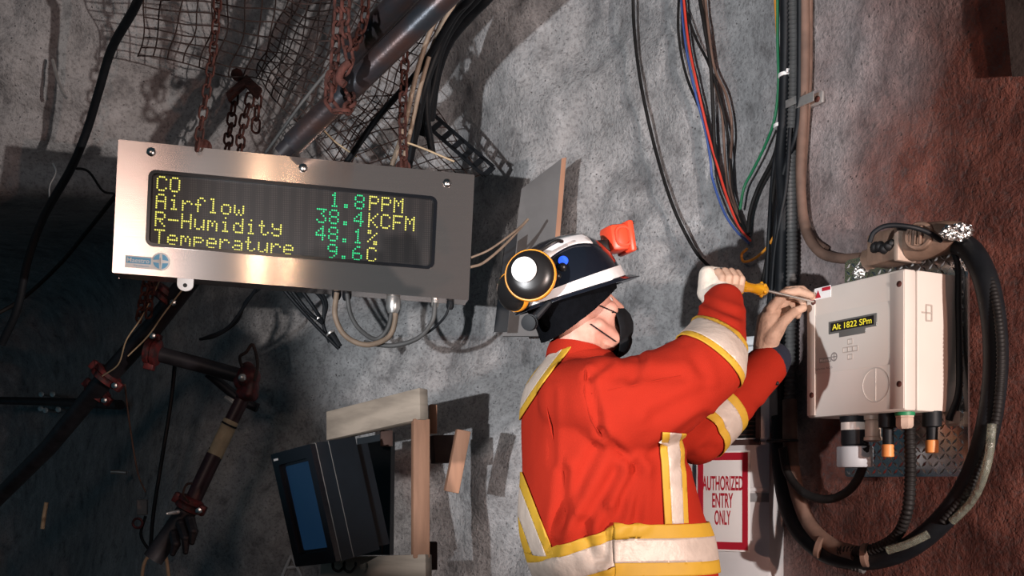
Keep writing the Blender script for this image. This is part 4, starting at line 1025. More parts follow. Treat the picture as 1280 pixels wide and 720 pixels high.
# ------------------------------------------------------------------ helpers for cables and chains
def path(pts):
    # pixel points with a distance from the lens (or None: just proud of the rock)
    return [P(u, v, d) if (d is not None and d > 0.5) else W(u, v, 0.02 if d is None else d) for u, v, d in pts]
def beyond(pts):
    # carry a line that leaves the frame at the top on up the rock
    u0, v0, d0 = pts[0]
    if d0 is None or d0 < 0.5 or v0 > -8: return pts
    u1, v1, _ = pts[1]; s = max(-1.2, min(1.2, (u0 - u1) / (v0 - v1)))
    u2 = u0 + s * 0.6 * (-300 - v0); um = u0 + s * 0.8 * (-150 - v0)
    g0 = min(0.5, max(0.03, wall_d(u0, v0) - d0))
    return [(u2, -300, wall_d(u2, -300) - 0.05), (um, -150, min(d0, wall_d(um, -150) - min(g0, 0.2)))] + list(pts)
def cable(name, label, cat, pts, r, m, group=None, per=8, corr=None, seg=10):
    pts = beyond(pts)
    q = smooth(path(pts), per)
    rad = r
    if corr:
        # ribbed hose: resample finely and vary the radius
        L = [0.0]
        for i in range(1, len(q)): L.append(L[-1] + (q[i] - q[i - 1]).length)
        n = int(L[-1] / (corr / 4)); out = []; j = 0
        for k in range(n + 1):
            s = L[-1] * k / n
            while j < len(L) - 2 and L[j + 1] < s: j += 1
            t = (s - L[j]) / max(L[j + 1] - L[j], 1e-6); out.append(q[j].lerp(q[j + 1], min(t, 1)))
        q = out; rad = [r * (1.0 if k % 4 < 2 else 0.84) for k in range(len(q))]
    o = obj(name, G().tube(q, rad, seg), M[m], None, 60)
    return tag(o, label, cat, group)
def link_geo(g, c, t, side, L, w, r):
    # one oval chain link, long axis t, flat in the plane of t and side
    pts = []; n = 14
    for k in range(n):
        a = 2 * PI * k / n
        x = math.cos(a); y = math.sin(a)
        pts.append(c + t * (x * w / 2 + math.copysign((L - w) / 2, x) if abs(x) > 1e-6 else 0) + side * (y * w / 2))
    seg = 6; vs = []
    nn = t.cross(side)
    for k in range(n):
        p = pts[k]; tg = (pts[(k + 1) % n] - pts[k - 1]).normalized(); o = tg.cross(nn).normalized()
        for j in range(seg):
            b = 2 * PI * j / seg; vs.append(p + (o * math.cos(b) + nn * math.sin(b)) * r)
    g.add(vs, [(k * seg + j, k * seg + (j + 1) % seg, ((k + 1) % n) * seg + (j + 1) % seg, ((k + 1) % n) * seg + j) for k in range(n) for j in range(seg)])
def chain(label, pts, L=0.044, w=0.026, r=0.0042, m='rust', group=None):
    q = smooth(path(beyond(pts)), 16); g = G(); pitch = L - 2.2 * r
    acc = 0.0; i = 0; k = 0; cur = q[0]
    tot = [0.0]
    for a, b in zip(q, q[1:]): tot.append(tot[-1] + (b - a).length)
    s = pitch / 2; j = 0
    while s < tot[-1]:
        while j < len(tot) - 2 and tot[j + 1] < s: j += 1
        f = (s - tot[j]) / max(tot[j + 1] - tot[j], 1e-6); c = q[j].lerp(q[j + 1], f); t = (q[j + 1] - q[j]).normalized()
        ref = V((0.8, -0.6, 0)); sd0 = (ref - t * ref.dot(t)).normalized(); sd1 = t.cross(sd0)
        tw = 0.5 * noise.noise(c * 5)
        sA = sd0 * math.cos(tw) + sd1 * math.sin(tw); sB = -sd0 * math.sin(tw) + sd1 * math.cos(tw)
        link_geo(g, c, t, sA if k % 2 else sB, L, w, r); s += pitch; k += 1
    return tag(obj('chain', g, M[m], None, 60), label, 'chain', group)
# ------------------------------------------------------------------ pipes under the roof
def pipe(label, a, b, r, m='pipe', hollow=True):
    a, b = P(*a), P(*b); d = (b - a).normalized(); b = b + d * 0.9; L = (b - a).length
    prof = [(r, 0), (r, L), (r * 0.86, L), (r * 0.86, L - 0.02)] if not hollow else [(r * 0.84, 0.05), (r * 0.84, 0.0), (r, 0.0), (r, L), (r * 0.84, L)]
    return tag(obj('steel_pipe', G().lathe(a, d, prof, 28), M[m], None, 40), label, 'pipe')
pipe('front rust-streaked steel pipe slanting above the LED sign, chain wrapped round it', (366, 180, 3.30), (620, -66, 2.95), 0.038)
pipe('second steel pipe just above the chain-wrapped one near the roof', (438, 66, 3.38), (556, -58, 3.05), 0.040)
pipe('third dark pipe behind the chain-wrapped pipe, ending over the sign top edge', (352, 192, 3.62), (505, 30, 3.45), 0.030, 'pipedk')
cable('threaded_rod', 'thin grey rod running along the mesh above the two pipes', 'rod', [(322, 205, 3.75), (400, 100, 3.6), (490, 5, 3.4), (530, -30, 3.3)], 0.006, 'greycable')
# ------------------------------------------------------------------ welded wire mesh
def mesh_panel(label, cs, nu, nv, sag, r=0.0027, jit=0.006):
    c00, c10, c11, c01 = [P(*c) for c in cs]
    def S(a, b):
        p = c00.lerp(c10, a).lerp(c01.lerp(c11, a), b)
        p = p + V((0, 1, 0.3)) * sag * math.sin(PI * a) * math.sin(PI * b)
        return p + V((noise.noise(p * 6), noise.noise(p * 6 + V((9, 0, 0))), noise.noise(p * 6 + V((0, 9, 0))))) * 0.03
    g = G()
    for i in range(nu + 1):
        a = i / nu + random.uniform(-0.1, 0.1) / nu; g.tube([S(a, k / 14) for k in range(15)], r, 5)
    for j in range(nv + 1):
        b = j / nv + random.uniform(-0.1, 0.1) / nv; g.tube([S(k / 14, b) + V((0, -2 * r, 0)) for k in range(15)], r, 5)
    return tag(obj('wire_mesh_panel', g, M['rustwire'], None, 60), label, 'wire mesh')
mesh_panel('rusty wire mesh sheet at top left whose lower corner hangs free', ((173, 71, 3.72), (392, 118, 3.95), (430, -40, 3.5), (190, -45, 3.45)), 12, 9, 0.05)
mesh_panel('larger wire mesh sheet under the roof behind the slanting pipes', ((318, 92, 3.98), (432, 215, 4.25), (560, 10, 3.9), (380, -45, 3.45)), 16, 15, 0.04)
mesh_panel('lower wire mesh sheet showing between the pipes and the sign top', ((368, 150, 4.3), (470, 250, 4.42), (600, 215, 4.2), (520, 110, 4.22)), 8, 10, 0.02)
def strap():
    # perforated strip: ladder of two edges and cross bars
    g = G(); A0, A1 = P(533, 146, 3.95), P(611, 214, 3.95); d = (A1 - A0).normalized(); nn = V((0.3, -0.9, 0.3)); nn = (nn - d * nn.dot(d)).normalized(); up = nn.cross(d).normalized()
    L = (A1 - A0).length; h = 0.062
    for o in (-h / 2, h / 2): g.box(A0 + d * L / 2 + up * o, d, up, nn, L, 0.016, 0.004)
    for k in range(7): g.box(A0 + d * L * k / 6, d, up, nn, 0.022, h, 0.004)
    return tag(obj('perforated_strap', g, M['black'], None), 'dark perforated strap slanting down to the right end of the sign', 'strap')
strap()
# ------------------------------------------------------------------ chains
chain('long rusty chain from the roof to the left lug of the LED sign', [(273, -15, 3.25), (268, 50, 3.27), (259, 110, 3.28), (247, 182, 3.30)])
chain('left rusty chain hanging from the roof onto the slanting pipes', [(424, -12, 3.0), (421, 40, 3.02), (417, 90, 3.05), (413, 122, 3.08)], 0.05, 0.03, 0.005)
chain('middle rusty chain hanging from the roof onto the slanting pipes', [(432, -12, 3.0), (432, 40, 3.0), (437, 75, 3.0), (434, 88, 3.0)], 0.05, 0.03, 0.005)
chain('short rusty chain looped behind the second pipe near the roof', [(457, -12, 3.2), (456, 18, 3.22), (449, 45, 3.2), (440, 62, 3.1)], 0.05, 0.03, 0.005)
chain('rusty chain wrapped around the front slanting pipe', [(414, 92, 3.00), (411, 120, 3.02), (416, 133, 3.03), (428, 139, 3.03), (438, 131, 3.08), (436, 118, 3.16), (424, 98, 3.2), (414, 92, 3.1)], 0.05, 0.03, 0.006)
chain('rusty chain from the roof bundle to the right lug of the LED sign', [(507, 62, 3.5), (505, 100, 3.5), (503, 150, 3.49), (505, 205, 3.48)], 0.05, 0.03, 0.005)
chain('leftmost of the three chains under the rusty roof bracket', [(293, 115, 3.9), (291, 140, 3.88), (287, 165, 3.85), (283, 192, 3.8)], 0.06, 0.034, 0.005)
chain('middle chain under the rusty roof bracket', [(314, 118, 3.9), (308, 140, 3.88), (302, 165, 3.85), (299, 195, 3.8)], 0.06, 0.034, 0.005)
chain('short loose chain end at the right under the rusty roof bracket', [(322, 118, 3.92), (321, 140, 3.92), (319, 166, 3.92)], 0.06, 0.034, 0.005)
cable('grab_hook', 'rusty hook holding the chain against the slanting pipe', 'hook', [(436, 78, 2.98), (427, 88, 2.98), (424, 99, 2.99), (431, 106, 2.99)], 0.012, 'rust')
# folded bracket the chains hang from
br = empty('roof_bracket', W(307, 108, 0.1), 'folded rusty bracket plate on the rock with chains hanging below', 'bracket')
bc = P(308, 108, 4.0)
def plate4(pts, th):
    a = [P(*p) for p in pts]; nn = (a[1] - a[0]).cross(a[2] - a[0]).normalized()
    if nn.y > 0: nn = -nn
    return G().add([p for p in a] + [p - nn * th for p in a], [(0, 1, 2, 3), (7, 6, 5, 4)] + [(i, i + 4, (i + 1) % 4 + 4, (i + 1) % 4) for i in range(4)])
obj('left_wing', plate4([(282, 116, 3.90), (308, 93, 3.96), (306, 106, 3.88), (285, 125, 3.84)], 0.012), M['rust'], br)
obj('right_wing', plate4([(308, 93, 3.96), (327, 110, 3.88), (321, 122, 3.84), (306, 106, 3.88)], 0.012), M['rust'], br)
obj('anchor_bolt', G().lathe(P(306, 104, 4.05), V((0, -1, -0.1)), [(0.014, 0), (0.014, 0.10), (0.024, 0.10), (0.024, 0.12), (0.012, 0.125)], 8), M['rust'], br)
# ------------------------------------------------------------------ wire bundle beside the roof chain
for lab, pts, r, m in (
    ('pale beige cable strand left in the roof bundle, sloping to the sign top', [(572, -20, 3.4), (540, 35, 3.5), (520, 95, 3.55), (505, 160, 3.55), (490, 207, 3.56)], 0.009, 'beigecable'),
    ('second beige cable strand of the roof bundle beside the chain', [(582, -20, 3.45), (548, 40, 3.52), (528, 100, 3.56), (514, 160, 3.56), (502, 210, 3.57)], 0.008, 'beigecable'),
    ('thick black cable of the roof bundle bending down above the sign', [(590, -20, 3.45), (556, 35, 3.56), (537, 85, 3.65), (533, 140, 3.72), (540, 190, 3.8)], 0.014, 'black'),
    ('black cable at the right of the roof bundle running up to the roof corner', [(612, -20, 3.5), (575, 22, 3.6), (553, 60, 3.68), (541, 110, 3.75), (528, 170, 3.82)], 0.013, 'black'),
    ('fat black cable filling the middle of the roof bundle', [(600, -20, 3.42), (568, 20, 3.5), (548, 60, 3.58), (530, 110, 3.62), (520, 160, 3.7), (508, 215, 3.8)], 0.017, 'black'),
    ('fat black cable on the upper right edge of the roof bundle', [(625, -20, 3.55), (590, 18, 3.62), (562, 52, 3.7), (546, 95, 3.8), (538, 150, 3.9)], 0.018, 'black'),
    ('black looping cable of the roof bundle crossing under the second pipe', [(600, -15, 3.3), (570, 15, 3.4), (545, 55, 3.5), (522, 90, 3.62), (470, 150, 3.8), (432, 205, 3.9)], 0.012, 'black')):
    cable('roof_cable', lab, 'cable', pts, r, m, 'cable bundle under the roof')
cable('tie_wire', 'pale cut wire end sticking out right above the sign', 'wire', [(508, 178, 3.50), (530, 186, 3.5), (568, 202, 3.5)], 0.0035, 'cream')
cable('tie_wire', 'pale cut wire lying on the lower mesh left of the sign chain', 'wire', [(402, 160, 3.9), (420, 178, 3.9), (446, 196, 3.9)], 0.0035, 'cream')
cable('tie_wire', 'bent beige wire over the board, left of the helmet', 'wire', [(588, 334, 3.48), (605, 328, 3.5), (632, 305, 3.55), (660, 274, 3.6)], 0.005, 'beigecable')
cable('tie_wire', 'thinner beige wire crossing below the bent one by the helmet', 'wire', [(589, 322, 3.48), (612, 312, 3.5), (640, 292, 3.55), (659, 276, 3.6)], 0.004, 'beigecable')
# ------------------------------------------------------------------ things on the left rock
cable('black_hose', 'thick black hose hanging down the left rock face', 'hose', [(180, -25, 3.3), (168, 10, 3.4), (140, 60, 3.55), (124, 112, 3.65), (108, 165, 3.75), (88, 212, 3.8), (55, 270, 3.85), (35, 325, 3.9), (22, 385, 3.95), (2, 430, 4.0)], 0.0155, 'black')
cable('thin_cable', 'thin black cable branching from the hose on the left rock', 'cable', [(88, 210, 3.82), (110, 214, 3.88), (128, 238, 3.95), (142, 242, 4.05)], 0.005, 'black')
cable('thin_cable', 'drooping black cable left of the sign in front of the dark recess', 'cable', [(-10, 396, 4.6), (30, 372, 4.6), (75, 330, 4.4), (110, 288, 4.2), (145, 244, 4.0)], 0.009, 'tarcable')
cable('hook_wire', 'pale wire hook with two bends below the brow rock', 'hook', [(66, 204, 3.9), (70, 216, 3.9), (62, 235, 3.9), (63, 262, 3.9), (58, 266, 3.9), (59, 258, 3.9)], 0.0035, 'zinc')
cable('hook_wire', 'grey rock bolt tail sticking out of the upper left rock', 'bolt', [(66, 75, 3.9), (72, 98, 3.86), (80, 118, 3.82), (86, 124, 3.80)], 0.006, 'zinc')
# ------------------------------------------------------------------ pole rig at lower left
def tubeobj(name, pts, r, m, parent, seg=16):
    return obj(name, G().tube([P(*p) for p in pts], r, seg), M[m], parent, 50)
rig = empty('support_boom', P(190, 440, 4.4), 'dark boom with red clamps running down left under the sign', 'boom')
tubeobj('main_tube', [(246, 338, 4.1), (190, 410, 4.3), (128, 478, 4.6), (60, 560, 5.2), (-20, 640, 6.0), (-130, 750, 7.2)], 0.043, 'pipedk', rig)
def clamp(parent, u, v, d, du, dv, r, name='clamp'):
    c = P(u, v, d); ax = (P(u + du, v + dv, d) - c).normalized()
    g = G().lathe(c - ax * 0.03, ax, [(r * 0.9, 0), (r * 1.15, 0.006), (r * 1.15, 0.024), (r * 1.0, 0.03), (r * 1.15, 0.036), (r * 1.15, 0.054), (r * 0.9, 0.06)], 20)
    o = obj(name, g, M['redpaint'], parent, 40)
    side = ax.cross(V((0, 1, 0))).normalized(); y = V((0, -1, 0))
    for s in (-1, 1):
        b = obj('ear', G().box(c + side * s * r * 1.25, side, ax, y, r * 0.7, 0.045, 0.035, 0.006), M['redpaint'], o, 30)
    obj('clamp_bolt', G().lathe(c + side * r * 1.3 - y * 0.03, y, [(0.008, 0), (0.008, 0.065), (0.014, 0.065), (0.014, 0.078), (0.006, 0.080)], 6), M['bolt'], o, 30)
    return o
clamp(rig, 206, 368, 4.2, -40, 48, 0.050); clamp(rig, 133, 470, 4.55, -40, 45, 0.056); clamp(rig, 122, 490, 4.7, -40, 45, 0.05)
arm = empty('swing_arm', P(250, 455, 4.35), 'dark horizontal arm from the red boom clamp to the pole top clamp', 'boom arm')
tubeobj('arm_tube', [(192, 441, 4.32), (250, 456, 4.34), (300, 470, 4.36)], 0.034, 'pipedk', arm)
clamp(arm, 191, 440, 4.30, 50, 12, 0.050)
pole = empty('boom_pole', P(250, 585, 4.3), 'maroon pole with cream tape band leaning down left from the arm', 'pole')
tubeobj('upper_tube', [(309, 487, 4.28), (289, 527, 4.27)], 0.030, 'maroon', pole)
tubeobj('cream_band', [(289, 526, 4.27), (268, 570, 4.25)], 0.033, 'cream', pole)
for a, b in (((287, 530), (286, 532)), ((271, 563), (270, 565))):
    tubeobj('black_ring', [(a[0], a[1], 4.26), (b[0], b[1], 4.26)], 0.0345, 'black', pole)
tubeobj('lower_tube', [(268, 569, 4.25), (240, 628, 4.22)], 0.034, 'maroon', pole)
tubeobj('handle_grip', [(236, 634, 4.21), (216, 664, 4.2), (191, 699, 4.18)], 0.043, 'pipedk', pole)
clamp(pole, 237, 630, 4.20, -20, 38, 0.046)
g = G().limb([P(302, 478, 4.3), P(310, 462, 4.26), P(316, 470, 4.24), P(313, 492, 4.24), P(303, 492, 4.26)], [0.036, 0.034, 0.034, 0.036, 0.03], 12).sphere(P(305, 474, 4.22), 0.03)
plabel(link('swivel_head', union(g, 0.007, 4, lambda p, n: 0.004 * noise.noise(p * 40)), M['redpaint'], pole), 'rust red swivel casting at the pole top')
obj('steel_ball', G().sphere(P(303, 472, 4.19), 0.017), M['zinc'], pole)
g = G().tube(smooth([P(318, 476, 4.2), P(322, 455, 4.2), P(316, 431, 4.2), P(308, 440, 4.2), P(300, 446, 4.2), P(302, 458, 4.2)], 6), 0.007, 8)
obj('hook_loop', g, M['rustwire'], pole)
for k, (u, v, u2, v2) in enumerate(((226, 655, 232, 690), (238, 650, 240, 678), (218, 668, 216, 692))):
    obj('loose_strap', G().limb([P(u, v, 4.15), P((u + u2) / 2 + 3, (v + v2) / 2, 4.12), P(u2, v2, 4.12)], [0.022, 0.020, 0.012], 8), M['pipedk'], pole)
obj('lever', G().tube(smooth([P(236, 628, 4.15), P(229, 618, 4.1), P(233, 606, 4.1), P(240, 604, 4.1)], 5), 0.005, 8), M['rustwire'], pole)
obj('lock_pin', G().limb([P(222, 640, 4.12), P(209, 642, 4.1)], [0.010, 0.006], 8), M['zinc'], pole)
# shaded stub tube behind the arm
tag(obj('stub_tube', G().tube([P(260, 466, 4.45), P(300, 500, 4.5), P(322, 510, 4.5)], 0.022, 12), M['pipedk'], None), 'short dark stub tube behind the swivel of the leaning pole', 'tube')
tag(obj('steel_clip', G().box(P(288, 501, 4.45), V((0.86, 0, -0.5)), V((0, 1, 0)), V((0.5, 0, 0.86)), 0.045, 0.02, 0.028, 0.004).tube([P(281, 497, 4.44), P(294, 506, 4.44)], 0.012, 8), M['zinc'], None), 'small bright steel clip left of the maroon pole top', 'clip')
cable('rig_wire', 'thin pale wire looping beside the upper boom clamp under the sign', 'wire', [(228, 362, 4.1), (205, 392, 4.15), (185, 420, 4.2), (160, 445, 4.25)], 0.003, 'cream')
cable('rig_wire', 'second thin pale wire left of the boom under the sign', 'wire', [(200, 350, 4.1), (178, 395, 4.15), (158, 425, 4.2), (148, 455, 4.3), (128, 470, 4.4)], 0.003, 'cream')
chain('left rusty chain hanging under the sign beside the boom', [(184, 345, 4.05), (178, 375, 4.1), (172, 405, 4.2)], 0.05, 0.03, 0.005)
chain('right rusty chain hanging under the sign beside the boom', [(192, 345, 4.05), (188, 370, 4.1), (186, 392, 4.15)], 0.05, 0.03, 0.005)
cable('drop_cable', 'black cable dropping straight down behind the grey switch box', 'cable', [(220, 440, 4.6), (214, 500, 4.6), (203, 570, 4.6), (192, 640, 4.6), (188, 690, 4.6)], 0.009, 'black')
cable('drop_cable', 'thin brown cable running down to the grey switch box', 'cable', [(156, 480, 4.7), (162, 530, 4.7), (172, 590, 4.65), (182, 615, 4.6)], 0.004, 'browncable')
cable('drop_cable', 'orange-brown cable curling below the grey switch box', 'cable', [(176, 740, 4.5), (180, 705, 4.5), (192, 690, 4.5), (206, 692, 4.5), (213, 740, 4.5)], 0.008, 'cream')
bx = empty('switch_box', P(178, 632, 4.65), 'small grey switch box hanging on cables at lower left', 'box')
obj('case', G().box(P(178, 634, 4.6), V((0.98, 0.2, 0)), V((-0.2, 0.98, 0)), UPV, 0.046, 0.035, 0.072, 0.006), M['board'], bx, 30)
obj('cable_ring', G().tube([P(172 + 6 * math.cos(t), 654 + 6 * math.sin(t), 4.58) for t in [2 * PI * k / 16 for k in range(17)]], 0.006, 8), M['redpaint'], bx)
obj('lead', G().tube(smooth([P(182, 645, 4.6), P(176, 668, 4.6), P(184, 684, 4.6), P(192, 690, 4.6)], 6), 0.007, 8), M['black'], bx)
def recess_bits():
    for i, (u, v) in enumerate(((53, 493), (67, 493), (52, 511), (58, 513), (74, 512))):
        d = base_d(u, v) - 0.35
        o = obj('rock_bolt', G().lathe(P(u, v, d), V((0, -1, 0)), [(0.010, -0.5), (0.010, 0.0), (0.020, 0.002), (0.020, 0.016), (0.006, 0.018)], 8), M['zinc'], None, 30)
        tag(o, 'tiny bright bolt head glinting in the dark recess at far left', 'bolt', 'bolt heads in the dark recess')
recess_bits()
cable('angle_bar', 'dark horizontal bar in the recess behind the glinting bolt heads', 'bar', [(-40, 500, base_d(-40, 500) - 0.4), (60, 502, base_d(60, 502) - 0.4), (150, 506, base_d(150, 506) - 0.35)], 0.03, 'pipedk')
cable('marker_strip', 'pale reflective strip hanging in the dark recess at lower left', 'strip', [(58, 628, 5.6), (55, 645, 5.6), (53, 661, 5.6)], 0.012, 'cream')
cable('tee_bracket', 'pale little tee bar sticking out in the dark recess', 'bracket', [(139, 590, 5.5), (147, 590, 5.5), (158, 591, 5.5)], 0.012, 'zinc')
# ------------------------------------------------------------------ cables under the sign
for lab, pts, r, m in (
    ('grey cable looping widest below the right half of the sign', [(421, 366, 3.44), (419, 395, 3.44), (432, 420, 3.46), (458, 431, 3.48), (485, 422, 3.5), (494, 400, 3.5), (492, 378, 3.48)], 0.0095, 'beigecable'),
    ('second grey cable dropping beside the widest loop under the sign', [(434, 367, 3.44), (438, 392, 3.45), (450, 412, 3.47), (470, 424, 3.5), (485, 410, 3.5), (490, 386, 3.5)], 0.008, 'greycable'),
    ('grey cable from the right zinc gland sweeping left under the sign', [(544, 378, 3.46), (540, 402, 3.47), (522, 423, 3.5), (490, 432, 3.52), (455, 428, 3.52)], 0.008, 'greycable'),
    ('thin black cable from the rightmost gland under the sign', [(563, 379, 3.46), (556, 396, 3.47), (540, 412, 3.5), (520, 424, 3.52)], 0.0045, 'black')):
    cable('sign_cable', lab, 'cable', pts, r, m, 'cables plugged in under the sign')
for i, pts in enumerate(([(346, 352, 3.6), (372, 382, 3.62), (396, 408, 3.65), (424, 436, 3.68)], [(358, 354, 3.6), (384, 388, 3.62), (403, 404, 3.65)], [(372, 356, 3.6), (392, 384, 3.62), (403, 402, 3.65)], [(388, 358, 3.6), (404, 376, 3.63), (405, 398, 3.65)], [(398, 359, 3.6), (408, 380, 3.63), (404, 404, 3.66), (412, 428, 3.68)])):
    cable('black_cable', ('longest black cable of the tied bunch under the sign, reaching lowest', 'second black cable from left in the tied bunch under the sign', 'middle black cable of the tied bunch under the sign', 'fourth black cable of the tied bunch, bowing right under the sign', 'rightmost black cable of the tied bunch bending back down')[i], 'cable', pts, 0.007, 'black', 'tied black cables under the sign')
tag(obj('cable_sleeve', G().tube([P(414, 416, 3.66), P(425, 433, 3.66)], [0.013, 0.009], 10), M['black'], None), 'short black sleeve at the tip of the tied cable bunch', 'sleeve')
for i, (u, v) in enumerate(((399, 399), (414, 417))):
    tag(obj('cable_tie', G().lathe(P(u, v, 3.65) + V((-0.004, 0, 0.004)), V((0.6, 0, -0.8)), [(0.018, 0), (0.019, 0.001), (0.019, 0.006), (0.018, 0.007)], 14), M['zinc'], None), ('pale tie around the black cable bunch under the sign', 'pale tie near the tip of the black cable bunch')[i], 'cable tie')
for lab, pts in (('black cable sagging left under the sign toward the boom', [(322, 358, 3.7), (306, 382, 3.75), (284, 410, 3.8), (252, 424, 3.85)]), ('second sagging black cable with a clip left of the tied bunch', [(330, 356, 3.7), (308, 376, 3.75), (296, 402, 3.8), (270, 420, 3.85), (250, 424, 3.9)])):
    cable('black_cable', lab, 'cable', pts, 0.006, 'black', 'sagging black cables under the sign')
# ------------------------------------------------------------------ grey board behind the helmet
bd = empty('plywood_board', P(680, 290, 3.86), 'grey plywood board with a raw brown edge leaning behind the helmet', 'board')
B0 = [P(652, 236, 3.86), P(704, 198, 3.80), P(694, 282, 3.78), P(640, 300, 3.84)]
nb = (B0[1] - B0[0]).cross(B0[2] - B0[0]).normalized(); nb = nb if nb.y < 0 else -nb
B1 = [P(652, 236, 3.86), P(702, 198, 3.80), P(684, 420, 3.78), P(628, 420, 3.84)]
def slab(a, th, g=None):
    nn = (a[1] - a[0]).cross(a[2] - a[0]).normalized(); nn = nn if nn.y < 0 else -nn
    return (g or G()).add(list(a) + [p - nn * th for p in a], [(0, 1, 2, 3), (7, 6, 5, 4)] + [(i, i + 4, (i + 1) % 4 + 4, (i + 1) % 4) for i in range(4)])
obj('sheet', slab(B1, 0.018), M['board'], bd)
obj('raw_edge', slab([B1[1], B1[1] + V((0.018, 0.0, 0.004)), B1[2] + V((0.018, 0, 0)), B1[2]], 0.02), M['woodr'], bd)
tag(obj('strap', slab([P(632, 300, 3.70), P(647, 292, 3.72), P(634, 415, 3.7), P(618, 415, 3.68)], 0.006), M['casing'], None), 'dark strap hanging down behind the ear muffs', 'strap')
# ------------------------------------------------------------------ timber frame and the old monitor
def beam(label, a, b, w, th, m, up, name='timber'):
    # plank from a to b; w across in the direction closest to up, th along the rest
    a, b = P(*a), P(*b); d = (b - a).normalized(); u = V(up); u = (u - d * u.dot(d)).normalized(); n3 = d.cross(u)
    return tag(obj(name, G().box((a + b) / 2, n3, d, u, th, (b - a).length, w, 0.003), M[m], None, 30), label, 'timber')
beam('pale weathered plank across the top of the monitor frame', (413, 533, 3.86), (530, 505, 3.50), 0.112, 0.04, 'woodh', (0, 0.1, 1))
beam('upright reddish post on the right of the monitor frame', (525.5, 524, 3.52), (525.5, 697, 3.52), 0.058, 0.05, 'woodr', (1, 0.3, 0))
beam('dark short crosspiece joining the post to the slanting batten', (540, 562, 3.72), (572, 561, 3.78), 0.104, 0.04, 'wooddk', (0, 0.1, 1))
beam('short reddish batten slanting down at the frame right side', (579, 538, 3.62), (564, 615, 3.62), 0.050, 0.055, 'woodr', (1, 0.2, 0))
beam('small reddish block behind the top of the post', (541, 506, 3.62), (541, 542, 3.62), 0.026, 0.05, 'woodr', (1, 0.2, 0))
beam('small dark block under the top plank', (483, 538, 3.75), (483, 558, 3.75), 0.045, 0.05, 'wooddk', (1, 0.2, 0))
beam('pale bottom plank under the old monitor', (405, 712, 3.66), (536, 708, 3.50), 0.085, 0.05, 'woodh', (0, 0.1, 1))
beam('short dark upright at the lower end of the post', (541, 677, 3.66), (541, 712, 3.66), 0.03, 0.04, 'wooddk', (1, 0.2, 0))
beam('inner dark wood upright behind the old monitor', (482, 672, 3.8), (482, 692, 3.8), 0.035, 0.05, 'wooddk', (1, 0.2, 0))
pn = tag(obj('backing_panel', slab([P(446, 548, 3.84), P(489, 540, 3.78), P(487, 694, 3.76), P(450, 694, 3.82)], 0.03), M['casing'], None), 'dark back panel between the old monitor and the post', 'panel')
MN = [P(339, 571, 3.50), P(384, 553, 3.32), P(425, 705, 3.32), P(370, 706, 3.50)]
mx = ((MN[1] - MN[0]) + (MN[2] - MN[3])).normalized(); my = ((MN[0] - MN[3]) + (MN[1] - MN[2])).normalized()
# screen face: bottom edge narrower in view, so take the mean frame
MP = Plane(sum(MN, V((0, 0, 0))) / 4, mx, my)
mw = ((MN[1] - MN[0]).length + (MN[2] - MN[3]).length) / 2; mh = ((MN[0] - MN[3]).length + (MN[1] - MN[2]).length) / 2
crt = empty('old_monitor', MP.at(0, -mh / 2, -0.1), 'boxy black monitor with a blue screen tilted in the timber frame', 'monitor')
sw, sh = mw * 0.62, mh * 0.74
plabel(obj('bezel', G().ring(rrect(mw, mh, 0.006, 3), rrect(sw + 0.03, sh + 0.02, 0.012, 3, 0.0, 0.0), MP.at(0, 0, -0.02), MP.x, MP.y, MP.n, 0.022).ring(rrect(sw + 0.03, sh + 0.02, 0.012, 3), rrect(sw, sh, 0.008, 3), MP.at(0, 0, -0.02), MP.x, MP.y, MP.n, 0.008), M['blackgloss'], crt, 30), 'glossy black bezel')
plabel(obj('screen', G().prism(rrect(sw + 0.01, sh + 0.01, 0.012, 4), MP.at(0, 0, -0.022), MP.x, MP.y, MP.n, 0.006), M['screen'], crt), 'dim blue screen')
dx_ = (P(457, 558 - 2, 3.62) - P(384, 553, 3.32))
depth = 0.30
def sect(z0, z1, k0, k1):
    return [[MP.at(x * k, y * k, -z) for x, y in ((-mw / 2, -mh / 2), (mw / 2, -mh / 2), (mw / 2, mh / 2), (-mw / 2, mh / 2))] for z, k in ((z0, k0), (z1, k1))]
obj('front_shell', G().loft(sect(0.022, 0.07, 1.0, 1.0)), M['casing'], crt, 30)
obj('rear_shell', G().loft(sect(0.073, 0.185, 1.0, 0.99)), M['casing'], crt, 30)
obj('tail', G().loft([[MP.at(x * 0.8, y * 0.9 - 0.01, -z) for x, y in ((-mw / 2, -mh / 2), (mw / 2, -mh / 2), (mw / 2, mh / 2), (-mw / 2, mh / 2))] for z in (0.185, 0.25)]), M['casing'], crt, 30)
for z in (0.020, 0.0715):
    plabel(obj('seam', G().ring(rrect(mw + 0.002, mh + 0.002, 0.004, 2), rrect(mw - 0.004, mh - 0.004, 0.003, 2), MP.at(0, 0, -z - 0.001), MP.x, MP.y, MP.n, 0.0022), M['seam'], crt), 'pale seam line around the casing')
obj('indicator_label', G().box(MP.at(-mw / 2 + 0.028, mh / 2 - 0.022, 0.003), MP.x, MP.y, MP.n, 0.026, 0.007, 0.002), M['white'], crt)
for k, (u, v) in enumerate(((422, 708), (436, 709))):
    obj('cord_loop', G().tube(smooth([P(u - 6, v - 5, 3.45), P(u - 5, v + 3, 3.43), P(u + 2, v + 6, 3.43), P(u + 8, v, 3.45), P(u + 9, v - 6, 3.46)], 5), 0.005, 8), M['black'], crt)
